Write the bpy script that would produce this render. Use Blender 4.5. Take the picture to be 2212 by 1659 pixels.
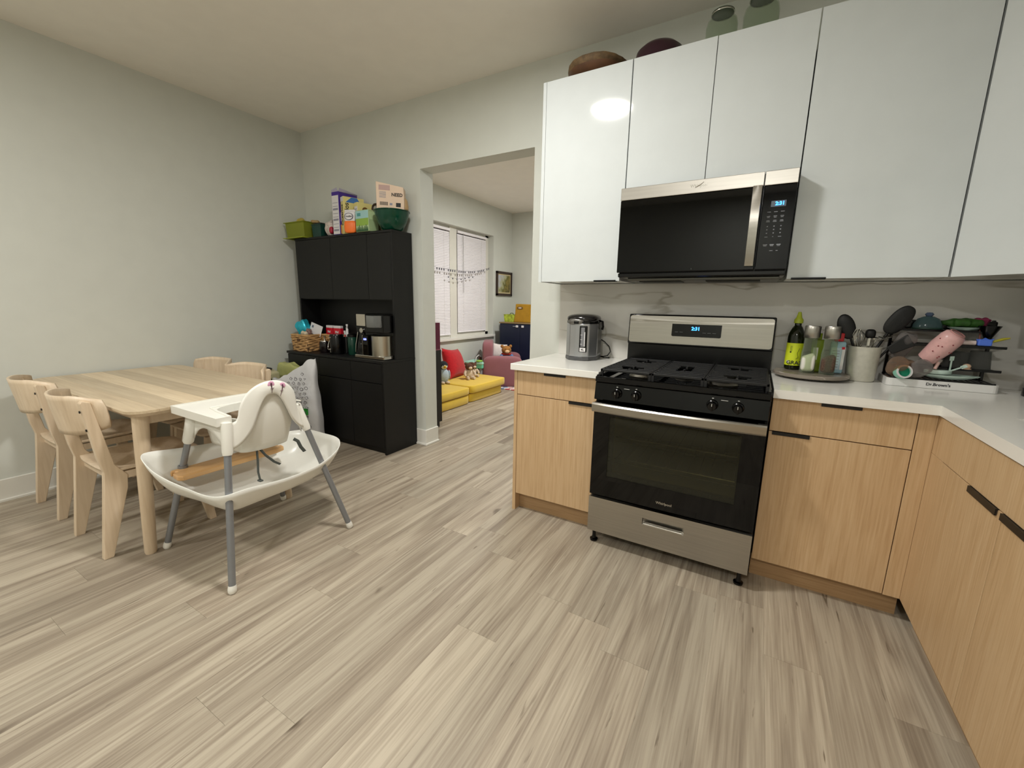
import bpy, bmesh, math, random
from mathutils import Vector, Matrix
random.seed(7)
PI = math.pi
for o in list(bpy.data.objects): bpy.data.objects.remove(o)
SC = bpy.context.scene; COL = SC.collection

# ---------------------------------------------------------------- camera
cam_d = bpy.data.cameras.new('camera'); cam_d.sensor_width = 36; cam_d.lens = 901.3/2212*36; cam_d.clip_start = .02
cam = bpy.data.objects.new('camera', cam_d); COL.objects.link(cam)
yaw, pit, rol = .5247, .191, .0169
f_ = Vector((-math.sin(yaw)*math.cos(pit), math.cos(yaw)*math.cos(pit), -math.sin(pit)))
r_ = Vector((math.cos(yaw), math.sin(yaw), 0)); u_ = r_.cross(f_)
r2 = math.cos(rol)*r_ + math.sin(rol)*u_; u2 = -math.sin(rol)*r_ + math.cos(rol)*u_
M = Matrix((r2, u2, -f_)).transposed().to_4x4(); M.translation = (.6711, -2.6993, 1.2547)
cam.matrix_world = M
SC.camera = cam
# ---------------------------------------------------------------- world, lights, exposure
w = bpy.data.worlds.new('night'); SC.world = w; w.use_nodes = True
w.node_tree.nodes['Background'].inputs[0].default_value = (.012, .014, .02, 1)
w.node_tree.nodes['Background'].inputs[1].default_value = .3
SC.view_settings.view_transform = 'Standard'; SC.view_settings.look = 'None'
SC.view_settings.gamma = 1; SC.view_settings.use_curve_mapping = False
SC.view_settings.exposure = 0.56
H = 2.796
def disk_light(name, x, y, power, size, col=(1, .99, .96), z=H-.045, spread=180):
    d = bpy.data.lights.new(name, 'AREA'); d.shape = 'DISK'; d.size = size; d.energy = power; d.color = col
    d.spread = math.radians(spread)
    o = bpy.data.objects.new(name, d); COL.objects.link(o); o.location = (x, y, z); return o
LAMPS = [(-.50, -1.46, 26), (-2.35, -3.5, 21), (.45, -4.24, 31), (-1.45, 2.2, 42)]  # the middle pair, behind the camera, is added fill to even the lighting
for i, (x, y, p) in enumerate(LAMPS): disk_light('ceiling_and_fill_light', x, y, p, .26)

# ---------------------------------------------------------------- materials
def lin(h):
    h = h.lstrip('#'); v = [int(h[i:i+2], 16)/255 for i in (0, 2, 4)]
    return tuple(x/12.92 if x <= .04045 else ((x+.055)/1.055)**2.4 for x in v) + (1,)
MAT = {}
def N(nt, t, **k):
    n = nt.nodes.new(t)
    for a, b in k.items(): setattr(n, a, b)
    return n
def pm(name, col, rough=.5, metal=0, trans=0, ior=1.45, coat=0, emit=None, es=0, alpha=1, bump=0, bscale=200, mottle=0, mscale=8, sheen=0, aniso=0, mstretch=(1,1,1)):
    if name in MAT: return MAT[name]
    m = bpy.data.materials.new(name); m.use_nodes = True; nt = m.node_tree; b = nt.nodes['Principled BSDF']
    c = lin(col) if isinstance(col, str) else tuple(col)+(1,)
    b.inputs['Base Color'].default_value = c; b.inputs['Roughness'].default_value = rough
    b.inputs['Metallic'].default_value = metal; b.inputs['Transmission Weight'].default_value = trans
    b.inputs['IOR'].default_value = ior; b.inputs['Coat Weight'].default_value = coat
    b.inputs['Alpha'].default_value = alpha; b.inputs['Sheen Weight'].default_value = sheen
    b.inputs['Anisotropic'].default_value = aniso
    if emit: b.inputs['Emission Color'].default_value = lin(emit); b.inputs['Emission Strength'].default_value = es
    tc = N(nt, 'ShaderNodeTexCoord'); mp = N(nt, 'ShaderNodeMapping'); mp.inputs['Scale'].default_value = mstretch
    nt.links.new(tc.outputs['Object'], mp.inputs[0])
    nz = N(nt, 'ShaderNodeTexNoise'); nz.inputs['Scale'].default_value = mscale; nz.inputs['Detail'].default_value = 3
    nt.links.new(mp.outputs[0], nz.inputs['Vector'])
    mr = N(nt, 'ShaderNodeMapRange'); k = max(mottle, .015)
    mr.inputs['From Min'].default_value = .3; mr.inputs['From Max'].default_value = .7
    mr.inputs['To Min'].default_value = 1-k; mr.inputs['To Max'].default_value = 1+k
    nt.links.new(nz.outputs['Fac'], mr.inputs['Value'])
    vm = N(nt, 'ShaderNodeVectorMath', operation='SCALE'); vm.inputs[0].default_value = c[:3]
    nt.links.new(mr.outputs[0], vm.inputs['Scale']); nt.links.new(vm.outputs[0], b.inputs['Base Color'])
    if bump:
        n2 = N(nt, 'ShaderNodeTexNoise'); n2.inputs['Scale'].default_value = bscale; n2.inputs['Detail'].default_value = 2
        nt.links.new(mp.outputs[0], n2.inputs['Vector'])
        bp = N(nt, 'ShaderNodeBump'); bp.inputs['Strength'].default_value = bump; bp.inputs['Distance'].default_value = .002
        nt.links.new(n2.outputs['Fac'], bp.inputs['Height']); nt.links.new(bp.outputs[0], b.inputs['Normal'])
    MAT[name] = m; return m
def wood(name, stops, axis='Z', fine=90, broad=5, rough=.5, stretch=.05, tone=.08, knots=False, ring=0.0, streak=.5):
    """procedural wood: grain runs along axis of the object's own coordinates, shifted per object"""
    m = bpy.data.materials.new(name); m.use_nodes = True; nt = m.node_tree; b = nt.nodes['Principled BSDF']
    b.inputs['Roughness'].default_value = rough; L = nt.links.new
    tc = N(nt, 'ShaderNodeTexCoord'); oi = N(nt, 'ShaderNodeObjectInfo')
    sc = N(nt, 'ShaderNodeVectorMath', operation='SCALE'); sc.inputs[0].default_value = (37, 53, 71)
    L(oi.outputs['Random'], sc.inputs['Scale'])
    ad = N(nt, 'ShaderNodeVectorMath', operation='ADD'); L(tc.outputs['Object'], ad.inputs[0]); L(sc.outputs[0], ad.inputs[1])
    mp = N(nt, 'ShaderNodeMapping'); s = [1, 1, 1]; s['XYZ'.index(axis)] = stretch; mp.inputs['Scale'].default_value = s
    L(ad.outputs[0], mp.inputs[0])
    n1 = N(nt, 'ShaderNodeTexNoise'); n1.inputs['Scale'].default_value = fine; n1.inputs['Detail'].default_value = 4; L(mp.outputs[0], n1.inputs['Vector'])
    n2 = N(nt, 'ShaderNodeTexNoise'); n2.inputs['Scale'].default_value = broad; n2.inputs['Detail'].default_value = 7; n2.inputs['Distortion'].default_value = 1.1; L(mp.outputs[0], n2.inputs['Vector'])
    mx = N(nt, 'ShaderNodeMix', data_type='FLOAT'); mx.inputs[0].default_value = streak; L(n1.outputs['Fac'], mx.inputs[2]); L(n2.outputs['Fac'], mx.inputs[3])
    last = mx.outputs[0]
    if ring:
        mp2 = N(nt, 'ShaderNodeMapping'); s2 = [1, 1, 1]; s2['XYZ'.index(axis)] = stretch*2.2; mp2.inputs['Scale'].default_value = s2; L(ad.outputs[0], mp2.inputs[0])
        n3 = N(nt, 'ShaderNodeTexNoise'); n3.inputs['Scale'].default_value = 5; n3.inputs['Detail'].default_value = 2; n3.inputs['Distortion'].default_value = .4; L(mp2.outputs[0], n3.inputs['Vector'])
        mu = N(nt, 'ShaderNodeMath', operation='MULTIPLY'); L(n3.outputs['Fac'], mu.inputs[0]); mu.inputs[1].default_value = 60
        si = N(nt, 'ShaderNodeMath', operation='SINE'); L(mu.outputs[0], si.inputs[0])
        m3 = N(nt, 'ShaderNodeMath', operation='MULTIPLY_ADD'); L(si.outputs[0], m3.inputs[0]); m3.inputs[1].default_value = ring; L(last, m3.inputs[2]); last = m3.outputs[0]
    cr = N(nt, 'ShaderNodeValToRGB'); L(last, cr.inputs[0])
    for i, (p, c) in enumerate(stops):
        e = cr.color_ramp.elements[i] if i < 2 else cr.color_ramp.elements.new(p)
        e.position = p; e.color = lin(c)
    col = cr.outputs[0]
    if knots:
        mk = N(nt, 'ShaderNodeMapping'); s3 = [1, 1, 1]; s3['XYZ'.index(axis)] = .42; mk.inputs['Scale'].default_value = s3; L(ad.outputs[0], mk.inputs[0])
        nd = N(nt, 'ShaderNodeTexNoise'); nd.inputs['Scale'].default_value = 18; L(mk.outputs[0], nd.inputs['Vector'])
        av = N(nt, 'ShaderNodeMixRGB', blend_type='LINEAR_LIGHT'); av.inputs[0].default_value = .035; L(mk.outputs[0], av.inputs[1]); L(nd.outputs['Color'], av.inputs[2])
        vo = N(nt, 'ShaderNodeTexVoronoi'); vo.inputs['Scale'].default_value = 3.6; L(av.outputs[0], vo.inputs['Vector'])
        m4 = N(nt, 'ShaderNodeMapRange', interpolation_type='SMOOTHSTEP'); L(vo.outputs['Distance'], m4.inputs['Value'])
        m4.inputs['From Min'].default_value = .012; m4.inputs['From Max'].default_value = .10; m4.inputs['To Min'].default_value = .85; m4.inputs['To Max'].default_value = 0
        mm = N(nt, 'ShaderNodeMixRGB', blend_type='MULTIPLY'); L(m4.outputs[0], mm.inputs[0]); L(col, mm.inputs[1]); mm.inputs[2].default_value = lin('#7d6f5f'); col = mm.outputs[0]
        # fine dark checks along the grain
        mc = N(nt, 'ShaderNodeMapping'); s4 = [1, 1, 1]; s4['XYZ'.index(axis)] = .09; mc.inputs['Scale'].default_value = s4; L(ad.outputs[0], mc.inputs[0])
        nc = N(nt, 'ShaderNodeTexNoise'); nc.inputs['Scale'].default_value = 46; nc.inputs['Detail'].default_value = 5; nc.inputs['Distortion'].default_value = .8; L(mc.outputs[0], nc.inputs['Vector'])
        mr = N(nt, 'ShaderNodeMapRange'); L(nc.outputs['Fac'], mr.inputs['Value']); mr.inputs['From Min'].default_value = .67; mr.inputs['From Max'].default_value = .75; mr.inputs['To Max'].default_value = .75
        m5 = N(nt, 'ShaderNodeMixRGB', blend_type='MULTIPLY'); L(mr.outputs[0], m5.inputs[0]); L(col, m5.inputs[1]); m5.inputs[2].default_value = lin('#7c6c58'); col = m5.outputs[0]
    m6 = N(nt, 'ShaderNodeMapRange'); L(oi.outputs['Random'], m6.inputs['Value']); m6.inputs['To Min'].default_value = 1-tone; m6.inputs['To Max'].default_value = 1+tone
    vs = N(nt, 'ShaderNodeVectorMath', operation='SCALE'); L(col, vs.inputs[0]); L(m6.outputs[0], vs.inputs['Scale'])
    L(vs.outputs[0], b.inputs['Base Color'])
    bp = N(nt, 'ShaderNodeBump'); bp.inputs['Strength'].default_value = .12; bp.inputs['Distance'].default_value = .001; L(n1.outputs['Fac'], bp.inputs['Height']); L(bp.outputs[0], b.inputs['Normal'])
    MAT[name] = m; return m
def marble(name, base, vein, scale, rough, amount):
    m = bpy.data.materials.new(name); m.use_nodes = True; nt = m.node_tree; b = nt.nodes['Principled BSDF']; L = nt.links.new
    b.inputs['Roughness'].default_value = rough
    tc = N(nt, 'ShaderNodeTexCoord'); mp = N(nt, 'ShaderNodeMapping'); L(tc.outputs['Object'], mp.inputs[0]); mp.inputs['Rotation'].default_value = (.2, -.6, .2); mp.inputs['Scale'].default_value = (.35, 1, 2.0)
    nz = N(nt, 'ShaderNodeTexNoise'); nz.inputs['Scale'].default_value = scale; nz.inputs['Detail'].default_value = 5; nz.inputs['Distortion'].default_value = .35; L(mp.outputs[0], nz.inputs['Vector'])
    s = N(nt, 'ShaderNodeMath', operation='SUBTRACT'); L(nz.outputs['Fac'], s.inputs[0]); s.inputs[1].default_value = .5
    a = N(nt, 'ShaderNodeMath', operation='ABSOLUTE'); L(s.outputs[0], a.inputs[0])
    mr = N(nt, 'ShaderNodeMapRange', interpolation_type='SMOOTHSTEP'); L(a.outputs[0], mr.inputs['Value']); mr.inputs['From Max'].default_value = .015; mr.inputs['To Min'].default_value = amount; mr.inputs['To Max'].default_value = 0
    n2 = N(nt, 'ShaderNodeTexNoise'); n2.inputs['Scale'].default_value = scale*1.3; L(tc.outputs['Object'], n2.inputs['Vector'])
    m2 = N(nt, 'ShaderNodeMapRange'); L(n2.outputs['Fac'], m2.inputs['Value']); m2.inputs['From Min'].default_value = .36; m2.inputs['From Max'].default_value = .56
    mu = N(nt, 'ShaderNodeMath', operation='MULTIPLY'); L(mr.outputs[0], mu.inputs[0]); L(m2.outputs[0], mu.inputs[1])
    mx = N(nt, 'ShaderNodeMixRGB'); L(mu.outputs[0], mx.inputs[0]); mx.inputs[1].default_value = lin(base); mx.inputs[2].default_value = lin(vein)
    L(mx.outputs[0], b.inputs['Base Color']); MAT[name] = m; return m
def glassy(name, col, rough=.03, op=.25, ior=1.45, edge=.4):
    """thin see-through shell: part tinted transparency, part fresnel gloss"""
    m = bpy.data.materials.new(name); m.use_nodes = True; nt = m.node_tree; L = nt.links.new
    b = nt.nodes['Principled BSDF']; b.inputs['Base Color'].default_value = lin(col); b.inputs['Roughness'].default_value = rough
    t = N(nt, 'ShaderNodeBsdfTransparent'); t.inputs[0].default_value = lin(col)
    fr = N(nt, 'ShaderNodeLayerWeight'); fr.inputs['Blend'].default_value = .25
    ma = N(nt, 'ShaderNodeMath', operation='MULTIPLY_ADD', use_clamp=True); L(fr.outputs['Facing'], ma.inputs[0]); ma.inputs[1].default_value = edge; ma.inputs[2].default_value = op
    nz = N(nt, 'ShaderNodeTexNoise'); nz.inputs['Scale'].default_value = 9; ad = N(nt, 'ShaderNodeMath', operation='MULTIPLY_ADD'); L(nz.outputs['Fac'], ad.inputs[0]); ad.inputs[1].default_value = .04; ad.inputs[2].default_value = rough; L(ad.outputs[0], b.inputs['Roughness'])
    mx = N(nt, 'ShaderNodeMixShader'); L(ma.outputs[0], mx.inputs[0]); L(t.outputs[0], mx.inputs[1]); L(b.outputs[0], mx.inputs[2])
    L(mx.outputs[0], nt.nodes['Material Output'].inputs['Surface']); MAT[name] = m; return m

wallm = pm('wall_paint', '#d0d2ca', .6, bump=.05, bscale=300)
ceilm = pm('ceiling_paint', '#efebe2', .85)
trimm = pm('trim_white', '#e2e0d8', .35)
planks = wood('vinyl_plank', [(.36, '#877a6a'), (.5, '#a29684'), (.62, '#b6ab98')], 'Y', fine=150, broad=5.5, rough=.45, stretch=.026, tone=.15, knots=True, ring=.055, streak=.62)
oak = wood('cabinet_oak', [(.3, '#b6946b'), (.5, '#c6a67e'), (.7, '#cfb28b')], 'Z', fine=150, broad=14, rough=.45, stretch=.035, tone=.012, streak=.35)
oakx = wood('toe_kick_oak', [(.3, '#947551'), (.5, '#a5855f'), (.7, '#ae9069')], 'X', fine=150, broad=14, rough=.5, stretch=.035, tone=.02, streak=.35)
birch = wood('pale_birch', [(.3, '#c8b194'), (.5, '#d6c1a5'), (.7, '#dfccb3')], 'Z', fine=70, broad=9, rough=.42, stretch=.08, tone=.03, streak=.5)
stave = wood('table_ash', [(.3, '#b8a284'), (.5, '#ccb899'), (.7, '#dac9ac')], 'X', fine=70, broad=9, rough=.38, stretch=.05, tone=.17, streak=.5)
bamboo = wood('bamboo', [(.3, '#b98c57'), (.5, '#cda06a'), (.7, '#d8b07c')], 'Y', fine=80, broad=10, rough=.35, stretch=.05, tone=.02)
whitegloss = pm('white_gloss_lacquer', '#ced3d3', .06, coat=.6)
quartz = marble('white_quartz', '#e9e7e0', '#c9c5bb', 1.6, .16, .35)
splash = marble('marble_backsplash', '#d6d3cc', '#8b8068', 1.7, .14, .6)
blackh = pm('black_handle', '#0c0c0c', .4)
steel = pm('brushed_steel', '#aca8a0', .32, metal=1, aniso=.75, mottle=.06, mscale=3, mstretch=(1, 1, 40))
steelp = pm('polished_steel', '#c4c1ba', .16, metal=1)
blackgl = pm('black_gloss', '#030303', .015, ior=1.36)
blackst = pm('black_enamel', '#050505', .22, ior=1.4)
iron = pm('cast_iron', '#131313', .55, bump=.2, bscale=400)
hutchm = pm('black_woodgrain', '#070707', .5, bump=.15, bscale=120, mstretch=(1, 1, .1))
whitepl = pm('white_plastic', '#e9e7de', .32)
greytube = pm('grey_tube', '#85878a', .3, metal=.35)

# ---------------------------------------------------------------- mesh tools
class MB:
    def __init__(s): s.bm = bmesh.new(); s.M = Matrix()
    def at(s, m): s.M = m; return s
    def _add(s, vs, fs):
        V = [s.bm.verts.new(s.M @ Vector(v)) for v in vs]
        for f in fs:
            try: s.bm.faces.new([V[i] for i in f])
            except ValueError: pass
        return s
    def box(s, x0, x1, y0, y1, z0, z1, b=0, seg=2):
        t = bmesh.new(); vs = [t.verts.new((x, y, z)) for z in (z0, z1) for y in (y0, y1) for x in (x0, x1)]
        for f in ((0, 2, 3, 1), (4, 5, 7, 6), (0, 1, 5, 4), (2, 6, 7, 3), (0, 4, 6, 2), (1, 3, 7, 5)): t.faces.new([vs[i] for i in f])
        if b: bmesh.ops.bevel(t, geom=t.edges[:], offset=b, segments=seg, affect='EDGES', profile=.5)
        s._merge(t); return s
    def _merge(s, t):
        t.verts.index_update(); s._add([v.co.copy() for v in t.verts], [[v.index for v in f.verts] for f in t.faces]); t.free()
    def lathe(s, prof, c=(0, 0, 0), n=24, axis='Z', close=False, sx=1, sy=1):
        vs = []; fs = []; k = len(prof)
        for i in range(n):
            a = 2*PI*i/n; ca, sa = math.cos(a)*sx, math.sin(a)*sy
            for r, z in prof:
                p = (r*ca, r*sa, z) if axis == 'Z' else ((z, r*ca, r*sa) if axis == 'X' else (r*ca, z, r*sa))
                vs.append((p[0]+c[0], p[1]+c[1], p[2]+c[2]))
        for i in range(n):
            j = (i+1) % n
            for q in range(k-1):
                if prof[q][0] < 1e-6 and prof[q+1][0] < 1e-6: continue
                fs.append((i*k+q, j*k+q, j*k+q+1, i*k+q+1))
        if prof[0][0] > 1e-6 and not close: fs.append([i*k for i in range(n)][::-1])
        if prof[-1][0] > 1e-6 and not close: fs.append([i*k+k-1 for i in range(n)])
        s._add(vs, fs); return s
    def cyl(s, p0, p1, r0, r1=None, n=16): return s.tube([p0, p1], [r0, r0 if r1 is None else r1], n)
    def tube(s, pts, r, n=10, closed=False, flat=1.0):
        P = [Vector(p) for p in pts]; m = len(P); R = r if isinstance(r, (list, tuple)) else [r]*m
        def tan(i):
            if closed: return (P[(i+1) % m]-P[i-1]).normalized()
            return (P[min(i+1, m-1)]-P[max(i-1, 0)]).normalized()
        t = tan(0); up = Vector((0, 0, 1)) if abs(t.z) < .9 else Vector((1, 0, 0)); a = t.cross(up).normalized(); vs = []
        for i in range(m):
            t = tan(i); a = (a - t*a.dot(t)).normalized(); b = t.cross(a)
            for j in range(n):
                q = 2*PI*j/n; vs.append(P[i] + R[i]*(math.cos(q)*a*flat + math.sin(q)*b))
        fs = []
        for i in range(m if closed else m-1):
            k = (i+1) % m
            for j in range(n): fs.append((i*n+j, i*n+(j+1) % n, k*n+(j+1) % n, k*n+j))
        if not closed: fs.append(list(range(n))[::-1]); fs.append([(m-1)*n+j for j in range(n)])
        s._add(vs, fs); return s
    def prism(s, poly, axis, a, b, bev=0):
        t = bmesh.new(); i = 'XYZ'.index(axis)
        def mk(p, v): q = [p[0], p[1]]; q.insert(i, v); return tuple(q)
        A = [t.verts.new(mk(p, a)) for p in poly]; B = [t.verts.new(mk(p, b)) for p in poly]; n = len(poly)
        t.faces.new(A); t.faces.new(B[::-1])
        for k in range(n): t.faces.new((A[k], B[k], B[(k+1) % n], A[(k+1) % n]))
        bmesh.ops.recalc_face_normals(t, faces=t.faces[:])
        if bev: bmesh.ops.bevel(t, geom=t.edges[:], offset=bev, segments=2, affect='EDGES', profile=.5)
        s._merge(t); return s
    def grid(s, fn, nu, nv, wrapu=False):
        vs = [fn(i/nu, j/nv) for i in range(nu if wrapu else nu+1) for j in range(nv+1)]; fs = []; k = nv+1; m = nu if wrapu else nu+1
        for i in range(nu):
            for j in range(nv): fs.append((i*k+j, ((i+1) % m)*k+j, ((i+1) % m)*k+j+1, i*k+j+1))
        s._add(vs, fs); return s
    def sell(s, c, r, e=1.0, nu=20, nv=12, fn=None):
        """superellipsoid: e<1 boxy"""
        def sp(v, p): return math.copysign(abs(v)**p, v)
        def q(u, v):
            a = u*2*PI; b = (v-.5)*PI
            p = Vector((r[0]*sp(math.cos(b), e)*sp(math.cos(a), e), r[1]*sp(math.cos(b), e)*sp(math.sin(a), e), r[2]*sp(math.sin(b), e)))
            if fn: p = fn(p)
            return p + Vector(c)
        return s.grid(q, nu, nv, wrapu=True)
    def pillow(s, c, w, h, t, rz=0, rx=0, puff=1.0, n=14):
        """square cushion standing in its own xz plane, pinched edges, then rotated"""
        R = Matrix.Translation(c) @ Matrix.Rotation(rz, 4, 'Z') @ Matrix.Rotation(rx, 4, 'X'); old = s.M; s.M = old @ R
        for sg in (1, -1):
            def q(u, v):
                a, b = u*2-1, v*2-1; k = (1-abs(a)**2.6)*(1-abs(b)**2.6); pin = 1-.09*(1-abs(abs(a)-abs(b)))*0
                px = a*(1-.10*(1-b*b)*abs(a)); pz = b*(1-.10*(1-a*a)*abs(b))
                return Vector((px*w/2, sg*t/2*k**.55, pz*h/2))
            s.grid(q, n, n)
        s.M = old; return s
    def build(s, name, mat, parent=None, smooth=None, off=(0, 0, 0), sub=0, solid=0, mats=None):
        bmesh.ops.remove_doubles(s.bm, verts=s.bm.verts[:], dist=1e-5)
        bmesh.ops.recalc_face_normals(s.bm, faces=s.bm.faces[:])
        if any(off): bmesh.ops.translate(s.bm, verts=s.bm.verts[:], vec=-Vector(off))
        me = bpy.data.meshes.new(name); s.bm.to_mesh(me); s.bm.free()
        me.materials.append(mat if not isinstance(mat, str) else MAT[mat])
        for x in (mats or []): me.materials.append(x)
        if smooth is not None:
            me.polygons.foreach_set('use_smooth', [True]*len(me.polygons))
            if not sub and not solid: me.set_sharp_from_angle(angle=math.radians(smooth))
        o = bpy.data.objects.new(name, me); COL.objects.link(o)
        if parent: o.parent = parent
        if solid: md = o.modifiers.new('solid', 'SOLIDIFY'); md.thickness = solid; md.offset = 0
        if sub: md = o.modifiers.new('sub', 'SUBSURF'); md.levels = sub; md.render_levels = sub
        return o
def tag(o, label, cat, group=None):
    o['label'] = label; o['category'] = cat
    if group: o['group'] = group
    return o
def thing(name, label, cat, loc=(0, 0, 0), rz=0, group=None, rot=None):
    o = bpy.data.objects.new(name, None); COL.objects.link(o); o.location = loc; o.rotation_euler = rot or (0, 0, rz); o.empty_display_size = .1
    return tag(o, label, cat, group)
def struct(name, mb, mat, **k):
    o = mb.build(name, mat, **k); o['kind'] = 'structure'; return o
def solo(name, mb, mat, loc, label, cat, rz=0, group=None, rot=None, **k):
    o = mb.build(name, mat, **k); o.location = loc; o.rotation_euler = rot or (0, 0, rz); return tag(o, label, cat, group)
def dup(root, loc, rz, label, group=None):
    def cp(o, par):
        c = o.copy(); COL.objects.link(c); c.parent = par
        for ch in [x for x in bpy.data.objects if x.parent == o]: cp(ch, c)
        return c
    r = cp(root, None); r.location = loc; r.rotation_euler = (0, 0, rz); r['label'] = label
    if group: r['group'] = group
    return r
def text(s, size, mat, parent, loc, rot=(PI/2, 0, 0), name='lettering', ext=.0004, sx=1, bold=0, align='CENTER', label=None):
    c = bpy.data.curves.new('t', 'FONT'); c.body = s; c.size = size; c.extrude = ext; c.align_x = align; c.align_y = 'CENTER'; c.offset = bold; c.resolution_u = 3
    t = bpy.data.objects.new('t', c); COL.objects.link(t); bpy.context.view_layer.update()
    me = bpy.data.meshes.new_from_object(t.evaluated_get(bpy.context.evaluated_depsgraph_get()))
    bpy.data.objects.remove(t); me.materials.clear(); me.materials.append(mat)
    o = bpy.data.objects.new(name, me); COL.objects.link(o); o.parent = parent; o.location = loc; o.rotation_euler = rot; o.scale = (sx, 1, 1)
    if label: o['label'] = label
    return o
# ================================================================ SETTING
XL, XR, YF, YB = -3.24, 1.93, -5.2, 3.97      # left wall, right wall, wall behind camera, far wall of next room
TH = .15
# floor: base slab with one object per plank
PW, PL = .175, 1.22
fl = struct('floor', MB().box(XL-.2, XR+.1, YF-.1, YB+.1, -.06, -.006), pm('subfloor', '#6e6455', .9))
mesh_cache = {}
def plank(x, y0, y1, xw=PW):
    key = (round(y1-y0, 3), round(xw, 3))
    if key not in mesh_cache:
        t = MB().box(-xw/2+.00015, xw/2-.00015, -key[0]/2+.0003, key[0]/2-.0003, -.006, 0)
        o = t.build('plank', planks, fl); mesh_cache[key] = o.data
    else:
        o = bpy.data.objects.new('plank', mesh_cache[key]); COL.objects.link(o); o.parent = fl
    o.location = (x, (y0+y1)/2, 0)
# end joints read off the photograph for some rows (row index -> a joint's y)
ref = {-7: -2.043, -6: -2.043+.61, -5: -1.71, -4: -2.23, -3: -.9, -1: -1.547, 1: -1.254, 5: -1.08, 4: -.805}
i = -20
while True:
    xa = .126+PW*(i-0); x0, x1 = max(xa-PW, XL+.0), min(xa, XR)
    if xa-PW > XR: break
    if x1-x0 > .02:
        j0 = ref.get(i, (i*0.437*PL) % PL)
        ymin, ymax = YF, YB
        if x1 > .2 and False: ymax = 0
        y = j0 - math.ceil((j0-ymin)/PL)*PL
        while y < ymax:
            a, b = max(y, ymin), min(y+PL, ymax)
            # only where a room is: the next room lies beyond the doorway wall (x < 0.4)
            if b-a > .03 and not (x0 > .45 and a >= 0): plank((x0+x1)/2, a, b, x1-x0)
            y += PL
    i += 1
# ceiling
struct('ceiling', MB().box(XL-.2, XR+.1, YF-.1, YB+.1, H, H+.1), ceilm)
# walls
WY0, WY1, WZ0, WZ1 = 1.50, 3.375, .725, 2.34
b = MB(); b.box(XL-.22, XL, YF, WY0, 0, H); b.box(XL-.22, XL, WY1, YB, 0, H); b.box(XL-.22, XL, WY0, WY1, 0, WZ0); b.box(XL-.22, XL, WY0, WY1, WZ1, H)
struct('wall_left', b, wallm)
DL, DR, DT = -1.765, -.745, 2.285
b = MB(); b.box(XL, DL, 0, TH, 0, H); b.box(DR, XR, 0, TH, 0, H); b.box(DL, DR, 0, TH, DT, H)
struct('wall_back', b, wallm)
struct('wall_right', MB().box(XR, XR+.1, YF, 0, 0, H), wallm)
struct('wall_front', MB().box(XL, XR, YF-.1, YF, 0, H), wallm)
struct('wall_far', MB().box(XL, .6, YB, YB+.1, 0, H), wallm)
struct('wall_far_right', MB().box(.5, .6, TH, YB, 0, H), wallm)
# baseboards with a small shoe moulding
def bb(name, parts):
    b = MB()
    for (x0, x1, y0, y1, side) in parts:
        b.box(x0, x1, y0, y1, .0, .14, b=.003, seg=1)
        s = .012
        X0, X1, Y0, Y1 = x0, x1, y0, y1
        if '+x' in side: X1 += s
        if '-y' in side: Y0 -= s
        if '+y' in side: Y1 += s
        if '-x' in side: X0 -= s
        b.box(X0, X1, Y0, Y1, 0, .018, b=.003, seg=1)
    struct(name, b, trimm)
bb('baseboard_left', [(XL, XL+.015, YF, 0, '+x'), (XL, XL+.015, TH, YB, '+x')])
bb('baseboard_back', [(XL, DL+.015, -.015, 0, '+x-y'), (DL, DL+.015, 0, TH, '+x'), (DR-.015, DR, 0, TH, '-x'), (DR-.015, -.53, -.015, 0, '-x-y')])
bb('baseboard_far', [(XL, .5, YB-.015, YB, '-y')])
bb('baseboard_front', [(XL, XR, YF, YF+.015, '+y')])
# flat round fixtures for the ceiling lamps and the added rear fill lights
lampm = pm('lamp_diffuser', '#ffffff', .4, emit='#fff2dc', es=9)
for k, (x, y, p) in enumerate(LAMPS):
    t = thing('ceiling_and_fill_fixture', ['flat round ceiling light above the kitchen floor, mirrored in the white cabinet door', 'added round fill light on the ceiling at the rear of the dining side, unseen behind the camera', 'added round fill light on the ceiling over the kitchen side, unseen behind the camera', 'flat round ceiling light in the next room beyond the doorway'][k], 'ceiling light', (x, y, H))
    MB().lathe([(.0, -.006), (.155, -.006), (.165, -.018), (.17, -.03), (.15, -.036), (.148, -.02), (0, -.02)], n=40).build('frame', trimm, t, smooth=40)
    MB().lathe([(0, -.022), (.147, -.022), (.147, -.034), (.13, -.038), (0, -.038)], n=40).build('diffuser', lampm, t, smooth=40)

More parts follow.
